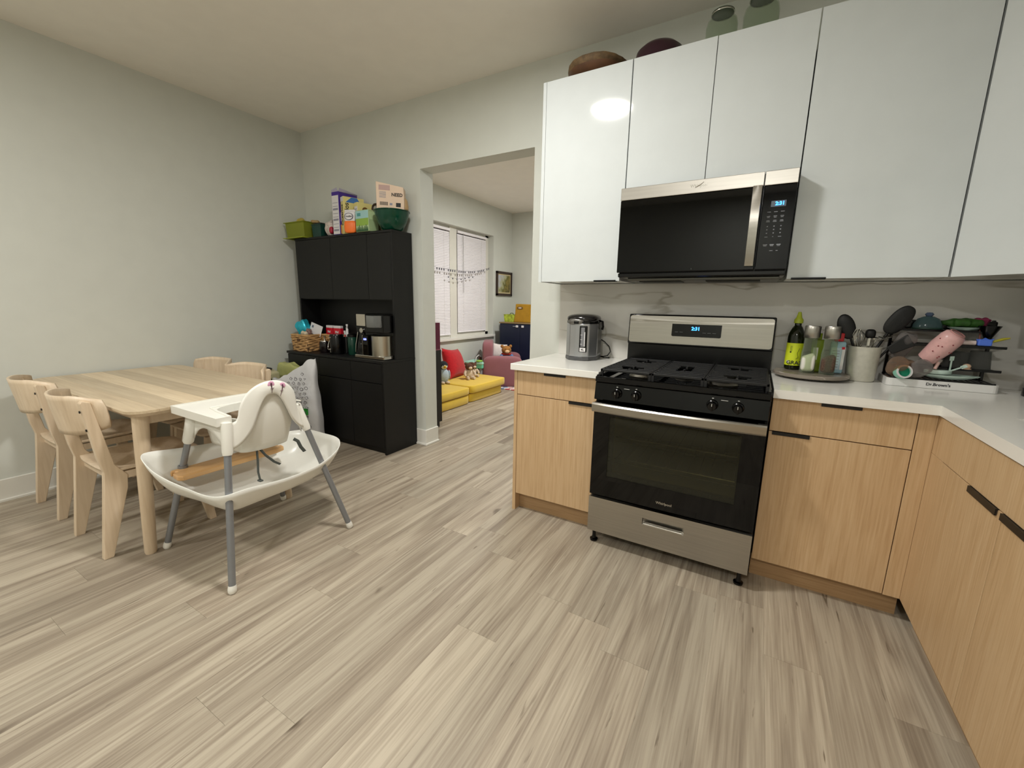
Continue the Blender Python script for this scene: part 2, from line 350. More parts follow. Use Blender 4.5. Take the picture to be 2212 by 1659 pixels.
# window of the next room: casing, mullion, two sashes with glass, blinds
wf = pm('window_paint', '#dcd9cf', .4)
darkgl = glassy('window_glass', '#8890a0', .03, .15)
b = MB(); xo = XL-.14
b.box(xo-.03, xo+.045, 2.335, 2.50, WZ0, WZ1); b.box(xo-.03, xo+.03, WY0, WY0+.09, WZ0, WZ1); b.box(xo-.03, xo+.03, WY1-.08, WY1, WZ0, WZ1)
b.box(xo-.03, xo+.03, WY0, WY1, WZ1-.03, WZ1); b.box(xo-.03, xo+.03, WY0, WY1, WZ0, WZ0+.05)
win = struct('window_1', b, wf)
struct('trim_1', MB().box(XL-.13, XL+.045, WY0-.05, WY1+.0, WZ0-.03, WZ0+.005, b=.004), trimm)   # sill
for (a, c) in ((WY0+.09, 2.335), (2.50, WY1-.08)):
    MB().box(xo-.004, xo+.0, a, c, WZ0+.05, WZ1-.03).build('pane', darkgl, win)
    s = MB(); zm = 1.50
    for z0, z1, dx in ((WZ0+.05, zm+.02, .012), (zm-.02, WZ1-.03, -.012)):
        s.box(xo+dx-.012, xo+dx+.012, a, a+.035, z0, z1); s.box(xo+dx-.012, xo+dx+.012, c-.035, c, z0, z1); s.box(xo+dx-.012, xo+dx+.012, a, c, z0, z0+.04); s.box(xo+dx-.012, xo+dx+.012, a, c, z1-.035, z1)
    s.build('sash', wf, win)
blindm = pm('blind_vinyl', '#efebee', .45)
for k, (a, c, lab) in enumerate(((WY0+.1, 2.325, 'white horizontal slat blind in the left bay of the window'), (2.51, 3.28, 'white horizontal slat blind in the right bay of the window'))):
    zb0 = .80 if k else .775
    t = thing('window_blind', lab, 'blind', (XL-.093, (a+c)/2, zb0))
    hw = (c-a)/2; top = WZ1-.035-zb0
    MB().box(-.02, .02, -hw, hw, top-.035, top, b=.003).build('headrail', blindm, t)
    s = MB(); n = 66
    for j in range(n):
        z = .02+(top-.06)*j/n; tilt = .0142
        for sg in (1,):
            s._add([(-.0045, -hw, z+tilt), (.0, -hw, z+.001), (.0045, -hw, z-tilt), (-.0045, hw, z+tilt), (.0, hw, z+.001), (.0045, hw, z-tilt)], [(0, 1, 4, 3), (1, 2, 5, 4)])
    o = s.build('slats', blindm, t, solid=.0012); o['kind'] = 'stuff'
    MB().box(-.012, .012, -hw, hw, -.005, .012, b=.003).build('bottom_rail', blindm, t)
    s = MB()
    for y in (-hw*.62, hw*.62): s.cyl((.012, y, 0), (.012, y, top-.03), .0008, n=5)
    s.build('ladder_cord', wf, t)
    MB().tube([(.022, -hw+.12, top-.03), (.024, -hw+.13, top-.9)], .003, 6).build('tilt_wand', pm('wand_grey', '#8b8988', .4), t)
# garland across the window
g = thing('bunting', 'thin string garland of small grey cut-out letters hung across the window blinds', 'garland', (XL-.015, 2.5, 1.75))
pts = [Vector((0, y-2.5, -.03+.10*((y-2.5)/.75)**2 if y > 2.5 else -.03+.03*(y-2.5)**2)) for y in [1.7+.05*i for i in range(33)]]
MB().tube(pts, .0018, 5).build('string', pm('string_grey', '#77747a', .8), g)
lt = pm('tag_grey', '#55545c', .7)
for i in range(2, 32):
    if i % 5 == 4: continue
    p = pts[i]; MB().box(-.001, .001, -.012, .012, -.03, 0, b=.0004, seg=1).build('letter_tag', lt, g).location = p
pts2 = [p+Vector((0, 0, -.10-.02*math.sin(i*.4))) for i, p in enumerate(pts[10:24])]
MB().tube(pts2, .0014, 5).build('string', MAT['string_grey'], g)
for p in pts2[::2]: MB().box(-.001, .001, -.012, .012, -.02, 0).build('letter_tag', lt, g).location = p
# framed painting on the left wall of the next room
t = thing('framed_painting', 'small landscape painting of trees and a pond in a dark brown frame', 'painting', (XL, 3.70, 1.585))
fw, fh = .255, .205
b = MB()
for (a0, a1, c0, c1) in ((-fw, fw, fh-.04, fh), (-fw, fw, -fh, -fh+.04), (-fw, -fw+.04, -fh, fh), (fw-.04, fw, -fh, fh)): b.box(.002, .03, a0, a1, c0, c1, b=.004)
b.build('frame', pm('dark_frame', '#33221a', .4), t)
MB().box(.002, .016, -fw+.04, fw-.04, -fh+.04, fh-.04).build('mat_board', pm('cream_mat', '#c8b88f', .7), t)
pt = bpy.data.materials.new('landscape_paint'); pt.use_nodes = True; nt = pt.node_tree; L = nt.links.new
tc = N(nt, 'ShaderNodeTexCoord'); nz = N(nt, 'ShaderNodeTexNoise'); nz.inputs['Scale'].default_value = 14; nz.inputs['Detail'].default_value = 4; L(tc.outputs['Object'], nz.inputs['Vector'])
sx = N(nt, 'ShaderNodeSeparateXYZ'); L(tc.outputs['Object'], sx.inputs[0])
m1 = N(nt, 'ShaderNodeMath', operation='MULTIPLY_ADD'); L(sx.outputs['Y'], m1.inputs[0]); m1.inputs[1].default_value = 1.4; m1.inputs[2].default_value = .46
m2 = N(nt, 'ShaderNodeMath', operation='MULTIPLY_ADD'); L(sx.outputs['Z'], m2.inputs[0]); m2.inputs[1].default_value = -1.0; L(m1.outputs[0], m2.inputs[2])
m3 = N(nt, 'ShaderNodeMath', operation='MULTIPLY_ADD'); L(nz.outputs['Fac'], m3.inputs[0]); m3.inputs[1].default_value = .5; L(m2.outputs[0], m3.inputs[2])
m4 = N(nt, 'ShaderNodeMath', operation='SUBTRACT'); L(m3.outputs[0], m4.inputs[0]); m4.inputs[1].default_value = .25
cr = N(nt, 'ShaderNodeValToRGB'); L(m4.outputs[0], cr.inputs[0])
for i_, (p, c) in enumerate([(.1, '#b9bcd0'), (.38, '#a9a87e'), (.5, '#5c5a22'), (.62, '#8a7a3a'), (.75, '#3c3a1c'), (.9, '#a39350')]):
    e = cr.color_ramp.elements[i_] if i_ < 2 else cr.color_ramp.elements.new(p); e.position = p; e.color = lin(c)
L(cr.outputs[0], nt.nodes['Principled BSDF'].inputs['Base Color'])
MB().box(.014, .019, -fw+.062, fw-.062, -fh+.062, fh-.062).build('canvas', pt, t)
# ================================================================ KITCHEN
UY, UB, UT = -.335, 1.387, 2.482
BF = -.61       # base door face plane
G = .0015
# ---- wall cabinets
def wall_cab(name, label, x0, x1, z0, z1, doors, handle=None, left_panel=False, skew=None):
    t = thing(name, label, 'cabinet', (x0, UY, z0)); off = (x0, UY, z0)
    xl = x0
    MB().box(xl+.001, x1-.001, UY+.022, -.002, z0+.002, z1-.001).build('body', whitegloss, t, off=off)
    if left_panel: MB().box(x0-.02, x0, UY, -.002, z0-.002, z1, b=.0008).build('side_panel', whitegloss, t, off=off)
    for k, (a, c) in enumerate(doors):
        d = MB().box(a+G, c-G, UY, UY+.02, z0, z1, b=.001).build('door', whitegloss, t, off=off)
        if skew and skew[k]: 
            ang = skew[k]; d.matrix_local = Matrix.Translation((a-x0, 0, 0)) @ Matrix.Rotation(ang, 4, 'Z') @ Matrix.Translation((-(a-x0), 0, 0))
        if handle and handle[k]:
            h0, h1 = handle[k]
            hb = MB(); hb.box(h0, h1, UY-.018, UY+.015, z0-.0035, z0-.0005); hb.box(h0, h1, UY-.018, UY-.0155, z0-.0035, z0+.005)
            hb.build('handle', blackh, d, off=off)
    return t
wall_cab('wall_cabinet', 'tall white glossy wall cabinet left of the microwave, mirroring the ceiling light', -.503, -.018, UB, UT, [(-.503, -.018)], [(-.162, -.035)], True)
wall_cab('wall_cabinet', 'short white two-door wall cabinet right above the microwave', -.016, .762, 1.848, UT, [(-.016, .372), (.372, .762)], None, skew=[-.006, 0])
wall_cab('wall_cabinet', 'wide white single-door wall cabinet right of the microwave', .764, 1.312, UB, UT, [(.764, 1.312)], [(.782, .912)])
# diagonal corner cabinet
t = thing('corner_wall_cabinet', 'white diagonal corner wall cabinet at the right edge', 'cabinet', (1.315, UY, UB)); off = (1.315, UY, UB)
MB().prism([(1.318, -.002), (1.318, UY+.02), (1.615, UY-.277), (XR-.002, UY-.277), (XR-.002, -.002)], 'Z', UB+.002, UT).build('body', whitegloss, t, off=off)
d = MB().prism([(1.3165, UY-.001), (1.603, UY-.288), (1.6165, UY-.2745), (1.330, UY+.0125)], 'Z', UB, UT, bev=.0008).build('door', whitegloss, t, off=off)
t = thing('wall_cabinet', 'white wall cabinet over the sink counter beyond the right edge', 'cabinet', (1.6, -1.4, UB)); off = (1.6, -1.4, UB)
MB().box(1.622, XR-.002, -2.3, -.615, UB, UT).build('body', whitegloss, t, off=off)
for a in (-.622, -1.18, -1.74): MB().box(1.6, 1.62, a-.553, a, UB, UT, b=.001).build('door', whitegloss, t, off=off)
# ---- backsplash slabs
sp = struct('trim_2', MB().box(-.512, XR-.001, -.012, -.0005, .9155, UB), splash)
struct('trim_3', MB().box(XR-.012, XR-.0005, -3.2, -.013, .9155, UB), splash)
# ---- base cabinets
def edge_pull(parent, off, h0, h1, z, axis='x', face=BF):
    b = MB()
    if axis == 'x': b.box(h0, h1, face-.002, face+.018, z-.001, z+.002); b.box(h0, h1, face-.006, face-.002, z-.012, z+.002)
    else: b.box(face-.002, face+.018, h0, h1, z-.001, z+.002); b.box(face-.006, face-.002, h0, h1, z-.017, z+.002)
    b.build('handle', blackh, parent, off=off)
t = thing('base_cabinet', 'narrow oak base cabinet with one drawer left of the range', 'cabinet', (-.50, BF, 0)); off = (-.50, BF, 0)
MB().box(-.501, -.010, BF+.022, -.002, .105, .876).build('body', oak, t, off=off)
MB().box(-.522, -.502, BF-.001, -.002, 0, .876, b=.0008).build('side_panel', oak, t, off=off)
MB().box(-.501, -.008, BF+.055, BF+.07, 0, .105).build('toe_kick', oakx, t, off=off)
d = MB().box(-.5, -.008, BF, BF+.02, .7345, .872, b=.001).build('drawer', oak, t, off=off); edge_pull(d, off, -.33, -.20, .872)
d = MB().box(-.5, -.008, BF, BF+.02, .112, .7305, b=.001).build('door', oak, t, off=off); edge_pull(d, off, -.175, -.04, .7305)
t = thing('base_cabinet', 'wide oak base cabinet with drawer and door right of the range', 'cabinet', (.77, BF, 0)); off = (.77, BF, 0)
MB().box(.768, 1.237, BF+.022, -.002, .105, .876).build('body', oak, t, off=off)
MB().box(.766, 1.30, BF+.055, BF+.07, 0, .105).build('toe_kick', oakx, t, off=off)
d = MB().box(.767, 1.2345, BF, BF+.02, .7285, .872, b=.001).build('drawer', oak, t, off=off); edge_pull(d, off, .936, 1.068, .872)
d = MB().box(.767, 1.2345, BF, BF+.02, .108, .7245, b=.001).build('door', oak, t, off=off); edge_pull(d, off, .779, .914, .7245)
RX = 1.291
t = thing('corner_base_cabinet', 'oak filler panel of the blind corner between the two cabinet runs', 'cabinet', (1.24, BF, 0)); off = (1.24, BF, 0)
MB().box(1.239, XR-.005, BF+.022, -.002, .105, .876).build('body', oak, t, off=off)
MB().box(1.2375, RX-.0005, BF+.001, BF+.021, .105, .872, b=.001).build('filler_panel', oak, t, off=off)
t = thing('sink_cabinet', 'oak sink base cabinet with two doors under the right-hand counter', 'cabinet', (RX, -1.2, 0)); off = (RX, -1.2, 0)
MB().box(RX+.021, XR-.005, -1.585, BF+.02, .105, .66).build('body', oak, t, off=off)
MB().box(RX, RX+.02, -.722, BF+.021, .105, .7285, b=.001).build('filler_panel', oak, t, off=off)
MB().box(RX, RX+.02, -1.585, BF+.021, .7295, .872, b=.001).build('false_front', oak, t, off=off)
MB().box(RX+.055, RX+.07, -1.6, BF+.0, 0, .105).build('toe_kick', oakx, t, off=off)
d = MB().box(RX, RX+.02, -1.1505, -.7235, .105, .7265, b=.001).build('door', oak, t, off=off); edge_pull(d, off, -1.128, -.95, .7265, 'y', RX)
d = MB().box(RX, RX+.02, -1.584, -1.1535, .105, .7265, b=.001).build('door', oak, t, off=off); edge_pull(d, off, -1.34, -1.155, .7265, 'y', RX)
t = thing('base_cabinet', 'oak base cabinet nearest the camera beyond the sink cabinet', 'cabinet', (RX, -2, 0)); off = (RX, -2, 0)
MB().box(RX+.021, XR-.005, -3.2, -1.59, .105, .876).build('body', oak, t, off=off)
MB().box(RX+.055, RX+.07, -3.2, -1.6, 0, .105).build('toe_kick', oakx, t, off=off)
for a in (-1.588, -2.13, -2.67): 
    MB().box(RX, RX+.02, a-.537, a, .105, .7265, b=.001).build('door', oak, t, off=off)
    MB().box(RX, RX+.02, a-.537, a, .7295, .872, b=.001).build('drawer', oak, t, off=off)
# ---- countertops
CT0, CT1 = .878, .915; CF = -.64
tag(MB().box(-.534, -.006, CF, -.001, CT0, CT1, b=.0025).build('countertop', quartz), 'short white quartz countertop piece under the water dispenser, left of the range', 'countertop')
SX0, SX1, SY0, SY1 = 1.43, 1.80, -1.40, -.745
b = MB(); cx = 1.283
# one slab drawn as an L with a sink cut-out, built from joined polygons
pts_o = [(.764, -.001), (.764, CF), (cx, CF), (cx, -3.2), (XR-.001, -3.2), (XR-.001, -.001)]
bm = b.bm
for (x0, x1, y0, y1) in ((.764, cx, CF, -.001), (cx, SX0, CF, -.001), (SX0, SX1, CF, -.001), (SX1, XR-.001, CF, -.001), (cx, SX0, SY1, CF), (SX0, SX1, SY1, CF), (SX1, XR-.001, SY1, CF), (cx, SX0, SY0, SY1), (SX1, XR-.001, SY0, SY1), (cx, SX0, -3.2, SY0), (SX0, SX1, -3.2, SY0), (SX1, XR-.001, -3.2, SY0)):
    b._add([(x0, y0, CT1), (x1, y0, CT1), (x1, y1, CT1), (x0, y1, CT1)], [(0, 1, 2, 3)]); b._add([(x0, y0, CT0), (x1, y0, CT0), (x1, y1, CT0), (x0, y1, CT0)], [(0, 3, 2, 1)])
def wallq(x0, y0, x1, y1): b._add([(x0, y0, CT0), (x1, y1, CT0), (x1, y1, CT1), (x0, y0, CT1)], [(0, 1, 2, 3)])
for k in range(6): wallq(*pts_o[k], *pts_o[(k+1) % 6])
for q in ((SX0, SY0, SX0, SY1), (SX0, SY1, SX1, SY1), (SX1, SY1, SX1, SY0), (SX1, SY0, SX0, SY0)): wallq(*q)
tag(b.build('countertop', quartz), 'large L-shaped white quartz countertop right of the range', 'countertop')
t = thing('sink', 'undermount stainless steel sink at the right edge of the counter', 'sink', (1.615, -1.07, CT0)); off = (1.615, -1.07, CT0)
b = MB(); z0 = .70
b.box(SX0-.012, SX0, SY0-.012, SY1+.012, z0, CT0-.001); b.box(SX1, SX1+.012, SY0-.012, SY1+.012, z0, CT0-.001); b.box(SX0, SX1, SY0-.012, SY0, z0, CT0-.001); b.box(SX0, SX1, SY1, SY1+.012, z0, CT0-.001); b.box(SX0-.012, SX1+.012, SY0-.012, SY1+.012, z0-.01, z0)
b.build('basin', steel, t, off=off)
MB().lathe([(0, 0), (.045, 0), (.05, .003), (.03, .003), (.025, -.0), (0, .001)], c=(1.615, -1.07, z0), n=24).build('drain', steelp, t, smooth=40, off=off)

# ---- range
R0 = 0.003; R1 = .757; RF = -.715
t = thing('gas_range', 'stainless steel and black freestanding gas range between the base cabinets', 'stove', (.38, -.36, 0)); off = (.38, -.36, 0)
def P(name, mb, m, par=None, **k): return mb.build(name, m, par or t, off=off, **k)
b = MB(); b.box(R0, R0+.012, -.68, -.03, .06, .905); b.box(R1-.012, R1, -.68, -.03, .06, .905); b.box(R0, R1, -.05, -.03, .06, .905); b.box(R0+.01, R1-.01, -.66, -.03, .06, .075)
b.box(R0+.012, R1-.012, -.64, -.60, .265, .38); b.box(R0+.012, .09, -.64, -.62, .38, .72); b.box(.67, R1-.012, -.64, -.62, .38, .72)
P('body', b, blackst)
# cooktop pan with raised lip
b = MB(); b.box(R0, R1, -.70, -.10, .886, .895, b=.003); b.box(R0, R0+.02, -.70, -.10, .893, .912, b=.004); b.box(R1-.02, R1, -.70, -.10, .893, .912, b=.004); b.box(R0, R1, -.715, -.695, .878, .906, b=.004)
ct = P('cooktop', b, blackgl)
for (bx, by, br) in ((.187, -.545, .05), (.562, -.545, .055), (.187, -.245, .042), (.562, -.245, .042), (.378, -.40, .045)):
    o = P('burner', MB().lathe([(0, .895), (br*1.15, .895), (br*1.2, .903), (br*.95, .912), (0, .912)], c=(bx, by, 0), n=28), pm('burner_alu', '#9a958a', .35, metal=1), smooth=35)
    MB().lathe([(0, .912), (br*.8, .912), (br*.82, .918), (br*.7, .922), (0, .922)], c=(bx, by, 0), n=28).build('burner_cap', iron, o, smooth=35, off=off)
# continuous grates: three cast frames with fingers
gz = .934
for (g0, g1, kind) in ((R0+.012, .262, 'a'), (.264, .492, 'm'), (.494, R1-.012, 'a')):
    b = MB(); y0, y1 = -.675, -.125; hw = .006
    b.box(g0, g1, y0, y0+.013, gz-.006, gz+.006, b=.002, seg=1); b.box(g0, g1, y1-.013, y1, gz-.006, gz+.006, b=.002, seg=1)
    b.box(g0, g0+.011, y0, y1, gz-.006, gz+.006, b=.002, seg=1); b.box(g1-.011, g1, y0, y1, gz-.006, gz+.006, b=.002, seg=1)
    n = 11; xc = (g0+g1)/2
    for j in range(1, n):
        y = y0+(y1-y0)*j/n; gap = 0
        if kind == 'a':
            d1 = min(abs(y+.545), abs(y+.245)); gap = .052 if d1 < .03 else (.035 if d1 < .06 else 0)
        else: gap = .03 if abs(y+.40) < .09 else 0
        for a, c in (((g0, xc-gap), (xc+gap, g1)) if gap else ((g0, g1),)): b.box(a+.004, c-.004, y-.0045, y+.0045, gz-.004, gz+.006, b=.0015, seg=1)
    for yy in ((-.545, -.245) if kind == 'a' else (-.40,)):
        b.box(xc-.004, xc+.004, yy-.085, yy-.03, gz-.004, gz+.006); b.box(xc-.004, xc+.004, yy+.03, yy+.085, gz-.004, gz+.006)
    for (x, y) in ((g0+.006, y0+.007), (g1-.006, y0+.007), (g0+.006, y1-.007), (g1-.006, y1-.007)): b.box(x-.006, x+.006, y-.006, y+.006, .895, gz)
    P('grate', b, iron)
# backguard
BGY = -.155
b = MB(); b.box(R0, R1, BGY+.02, -.03, .90, 1.03); b.prism([(BGY-.002, 1.03), (BGY+.012, 1.205), (-.03, 1.205), (-.03, 1.03)], 'X', R0, R1, bev=.006); P('backguard', b, blackst)
b = MB(); cr = []; hw, hh, rr = (R1-R0)/2-.007, .079, .014
for (sx_, sy_, a0) in ((1, 1, 0), (-1, 1, 90), (-1, -1, 180), (1, -1, 270)):
    for q in range(5): a = math.radians(a0+q*22.5); cr.append((sx_*(hw-rr)+rr*math.cos(a), sy_*(hh-rr)+rr*math.sin(a)))
old = Matrix.Translation(((R0+R1)/2, BGY-.0015+.0055, 1.119)) @ Matrix.Rotation(-.08, 4, 'X')
b.at(old).prism(cr, 'Y', -.004, .004, bev=.001); P('steel_panel', b, steel)
b = MB().at(old); b.prism([(-.128, -.030), (-.122, -.034), (.122, -.034), (.128, -.030), (.128, .036), (-.128, .036)], 'Y', -.0065, -.003); dp = P('display', b, blackgl)
blue = pm('blue_digits', '#1c6cff', .5, emit='#2f86ff', es=5)
tx = text('2:31', .026, blue, dp, Vector((.378, BGY-.0035, 1.131))-Vector(off), (PI/2-.08, 0, 0), 'clock_digits', bold=.0006)
prn = pm('faint_print', '#6f7274', .5)
for q in (-.10, -.075, .045, .07, .095):
    o = MB().box(.378+q-.009, .378+q+.009, BGY-.0045, BGY-.004, 1.109, 1.1115).build('key_marking', prn, dp, off=off)
# control panel and knobs
b = MB(); b.prism([(RF+.008, .875), (RF-.004, .79), (RF+.03, .785), (RF+.03, .88)], 'X', R0, R1, bev=.003); cp = P('control_panel', b, blackgl)
for kx in (.117, .209, .540, .640):
    kb = P('knob', MB().at(Matrix.Translation((kx, RF-.001, .832)) @ Matrix.Rotation(PI/2+.12, 4, 'X')).lathe([(0, 0), (.024, 0), (.023, .006), (.019, .010), (.018, .026), (.016, .029), (0, .029)], n=28).box(-.004, .004, -.019, .019, .024, .036, b=.001), blackst, smooth=35)
    MB().at(Matrix.Translation((kx, RF-.001, .832)) @ Matrix.Rotation(PI/2+.12, 4, 'X')).box(-.0012, .0012, .004, .016, .0358, .0365).build('pointer_mark', pm('white_print', '#c9c9c4', .5), kb, off=off)
    MB().box(kx-.0035, kx+.0035, RF-.0035, RF-.0005, .861, .8635).build('dial_mark', MAT['white_print'], cp, off=off)
for a0, a1 in ((.150, .176), (.572, .60)): MB().box(a0, a1, RF-.0035, RF-.0005, .8565, .8580).build('dial_mark', MAT['white_print'], cp, off=off)
# oven door: frame around a dark window, cavity with racks behind
dz0, dz1 = .283, .776; wx0, wx1, wz0, wz1 = .088, .668, .392, .712
b = MB(); y0, y1 = RF, RF+.055
e_ = [(R0+.003, dz0), (R1-.003, dz0), (R1-.003, dz1), (R0+.003, dz1)]; h_ = [(wx0, wz0), (wx1, wz0), (wx1, wz1), (wx0, wz1)]
V = [(x, y0, z) for x, z in e_]+[(x, y0, z) for x, z in h_]+[(x, y1, z) for x, z in h_]+[(x, y1, z) for x, z in e_]
b._add(V, [(0, 1, 5, 4), (1, 2, 6, 5), (2, 3, 7, 6), (3, 0, 4, 7), (4, 5, 9, 8), (5, 6, 10, 9), (6, 7, 11, 10), (7, 4, 8, 11), (8, 9, 13, 12), (9, 10, 14, 13), (10, 11, 15, 14), (11, 8, 12, 15), (0, 1, 13, 12), (1, 2, 14, 13), (2, 3, 15, 14), (3, 0, 12, 15)])
od = P('oven_door', b, blackgl)
ovg = glassy('oven_glass', '#b6b4a0', .04, .04, edge=.25)
MB().box(wx0-.004, wx1+.004, y0+.003, y0+.008, wz0-.004, wz1+.004).build('window_glass', ovg, od, off=off)
sb = MB(); pathp = [(R0+.004+.0*i, 0, 0) for i in ()]
hb = MB()
def hq(u, v):
    x = R0+.004+u*(R1-R0-.008); bow = .022*(1-(2*u-1)**2)
    z = [.735, .735, .742, .772, .779, .779][v]; y = [0, -.016, -.022, -.022, -.016, 0][v]
    return Vector((x, RF-.022-bow+y, z))
nU = 24; vs = [hq(i/nU, v) for i in range(nU+1) for v in range(6)]; fs = []
for i_ in range(nU):
    for v in range(6): fs.append((i_*6+v, (i_+1)*6+v, (i_+1)*6+(v+1) % 6, i_*6+(v+1) % 6))
fs.append([0, 1, 2, 3, 4, 5]); fs.append([nU*6+q for q in (5, 4, 3, 2, 1, 0)]); hb._add(vs, fs)
for hx in (R0+.02, R1-.02): hb.box(hx-.016, hx+.016, RF-.024, RF+.002, .740, .775)
hb.build('handle', steel, od, off=off, smooth=40)
text('Whirlpool', .0175, pm('chrome_letter', '#b9b6ae', .25, metal=1), od, Vector((.377, RF-.0012, .318))-Vector(off), name='brand_lettering', bold=.0004)
cav = pm('oven_cavity', '#b5b09a', .45)
b = MB(); b.box(.085, .09, -.62, -.12, .38, .73); b.box(.667, .672, -.62, -.12, .38, .73); b.box(.085, .672, -.125, -.12, .38, .73); b.box(.085, .672, -.62, -.12, .375, .38); b.box(.085, .672, -.62, -.12, .73, .735)
P('oven_cavity', b, cav)
for rz_ in (.455, .575):
    b = MB()
    for y in (-.60, -.16): b.cyl((.095, y, rz_), (.662, y, rz_), .0035, n=6)
    for k in range(12): x = .105+k*.05; b.cyl((x, -.60, rz_+.004), (x, -.16, rz_+.004), .002, n=5)
    b.cyl((.095, -.605, rz_-.02), (.662, -.605, rz_-.02), .002, n=5)
    P('oven_rack', b, steelp)
# storage drawer with recessed pull
z0, z1 = .077, .268; hx0, hx1, hz0, hz1 = .284, .478, .186, .222
b = MB(); b.box(R0+.002, hx0, RF-.004, RF+.03, z0, z1, b=.004); b.box(hx1, R1-.002, RF-.004, RF+.03, z0, z1, b=.004)
b = MB(); e = [(R0+.002, z0), (R1-.002, z0), (R1-.002, z1), (R0+.002, z1)]; h = [(hx0, hz0), (hx1, hz0), (hx1, hz1), (hx0, hz1)]
yf = RF-.004; V = [(x, yf, z) for x, z in e]+[(x, yf, z) for x, z in h]+[(x, RF+.02, z) for x, z in h]+[(x, RF+.03, z) for x, z in e]
b._add(V, [(0, 1, 5, 4), (1, 2, 6, 5), (2, 3, 7, 6), (3, 0, 4, 7), (4, 5, 9, 8), (5, 6, 10, 9), (6, 7, 11, 10), (7, 4, 8, 11), (8, 9, 10, 11), (0, 1, 13, 12), (1, 2, 14, 13), (2, 3, 15, 14), (3, 0, 12, 15)])
dr = P('storage_drawer', b, steel)
P('drawer_pull', MB().tube([(hx0+.008, RF-.006, hz0+.006), (hx1-.008, RF-.006, hz0+.006)], .0065, 10), steelp, dr, smooth=40)
for (x, y) in ((.03, -.675), (.725, -.675), (.03, -.08), (.725, -.08)): P('foot', MB().lathe([(0, 0), (.02, 0), (.021, .01), (.012, .014), (.009, .03), (.009, .065), (0, .065)], c=(x, y, 0), n=14), blackst, smooth=40)

# ---- microwave
MY = -.42; mx0, mx1 = -.012, .757; mz0, mz1 = 1.425, 1.846
t = thing('microwave', 'black and stainless over-the-range microwave showing 2:31', 'microwave', (.37, -.2, 1.4)); off = (.37, -.2, 1.4)
b = MB(); b.box(mx0+.004, mx1-.002, MY+.035, -.02, 1.400, mz1, b=.003); P('body', b, blackst)
P('underside', MB().box(mx0+.045, mx1-.02, MY+.06, -.03, 1.385, 1.400, b=.004), pm('vent_grey', '#5f5e58', .35, metal=.8))
o = P('vent_grille', MB().box(mx0+.10, .30, MY+.10, -.2, 1.381, 1.386).box(.42, .66, MY+.10, -.2, 1.381, 1.386), pm('grille_dark', '#24231f', .5, metal=.6))
xs = .632
md = P('door', MB().box(mx0, xs-.003, MY, MY+.034, mz0, 1.785, b=.003), blackgl)
MB().box(mx0, xs-.003, MY-.002, MY+.034, 1.786, mz1, b=.002).build('steel_trim', steel, md, off=off)
P('lower_lip', MB().box(mx0+.006, mx1-.004, MY+.008, MY+.04, 1.402, 1.422, b=.003), blackst)
P('control_panel', MB().box(xs, mx1, MY, MY+.034, mz0, 1.785, b=.003), pm('panel_black', '#050508', .03, ior=1.36))
P('steel_trim', MB().box(xs, mx1, MY-.002, MY+.034, 1.786, mz1, b=.002), steel)
# flat curved handle
hb = MB(); vs = []; n = 16
for i_ in range(n+1):
    u = i_/n; z = 1.441+u*(1.786-1.441); bow = .020*(1-(2*u-1)**2); 
    for (x, y) in ((.588, -.004), (.590, -.010), (.624, -.010), (.626, -.004), (.626, .004), (.588, .004)): vs.append((x, MY-.012-bow+y, z))
fs = [(i_*6+v, i_*6+(v+1) % 6, (i_+1)*6+(v+1) % 6, (i_+1)*6+v) for i_ in range(n) for v in range(6)]+[[5, 4, 3, 2, 1, 0], [n*6+q for q in range(6)]]
hb._add(vs, fs); hb.box(.59, .624, MY-.016, MY+.002, 1.441, 1.456); hb.box(.59, .624, MY-.016, MY+.002, 1.771, 1.786); hb.build('handle', steel, md, off=off, smooth=35)
text('Whirlpool', .018, MAT['chrome_letter'], md, Vector((.36, MY-.0026, 1.819))-Vector(off), name='brand_lettering', bold=.0004)
# glossy swoosh crossing the lettering
MB().tube([(.345, MY-.004, 1.811), (.365, MY-.004, 1.820), (.381, MY-.004, 1.833)], [.001, .002, .0008], 6).build('emblem_swoosh', steelp, md, off=off)
ds = P('display', MB().box(.666, .723, MY-.001, MY+.004, 1.694, 1.719), pm('display_grey', '#43505c', .3))
text('2:31', .021, blue, ds, Vector((.700, MY-.0016, 1.7065))-Vector(off), name='clock_digits', bold=.0005)
b = MB()
def mk(x, z, w_, h_=.0022): b.box(x-w_/2, x+w_/2, MY-.0007, MY+.001, z-h_/2, z+h_/2)
for x in (.662, .688, .714): 
    mk(x, 1.673, .014); mk(x, 1.655, .013); mk(x, 1.650, .010); mk(x, 1.637, .012); mk(x, 1.632, .014)
    for z in (1.612, 1.598, 1.583): mk(x, z, .0045, .004)
    mk(x, 1.567, .012 if x != .688 else .004); mk(x, 1.533, .016, .004); mk(x, 1.528, .012)
mk(.688, 1.507, .012); mk(.710, 1.507, .008)
o = P('key_markings', b, pm('key_print', '#8f9298', .5)); o['kind'] = 'stuff'
text('S', .008, prn, md, Vector((.36, MY-.0012, 1.436))-Vector(off), name='small_print')
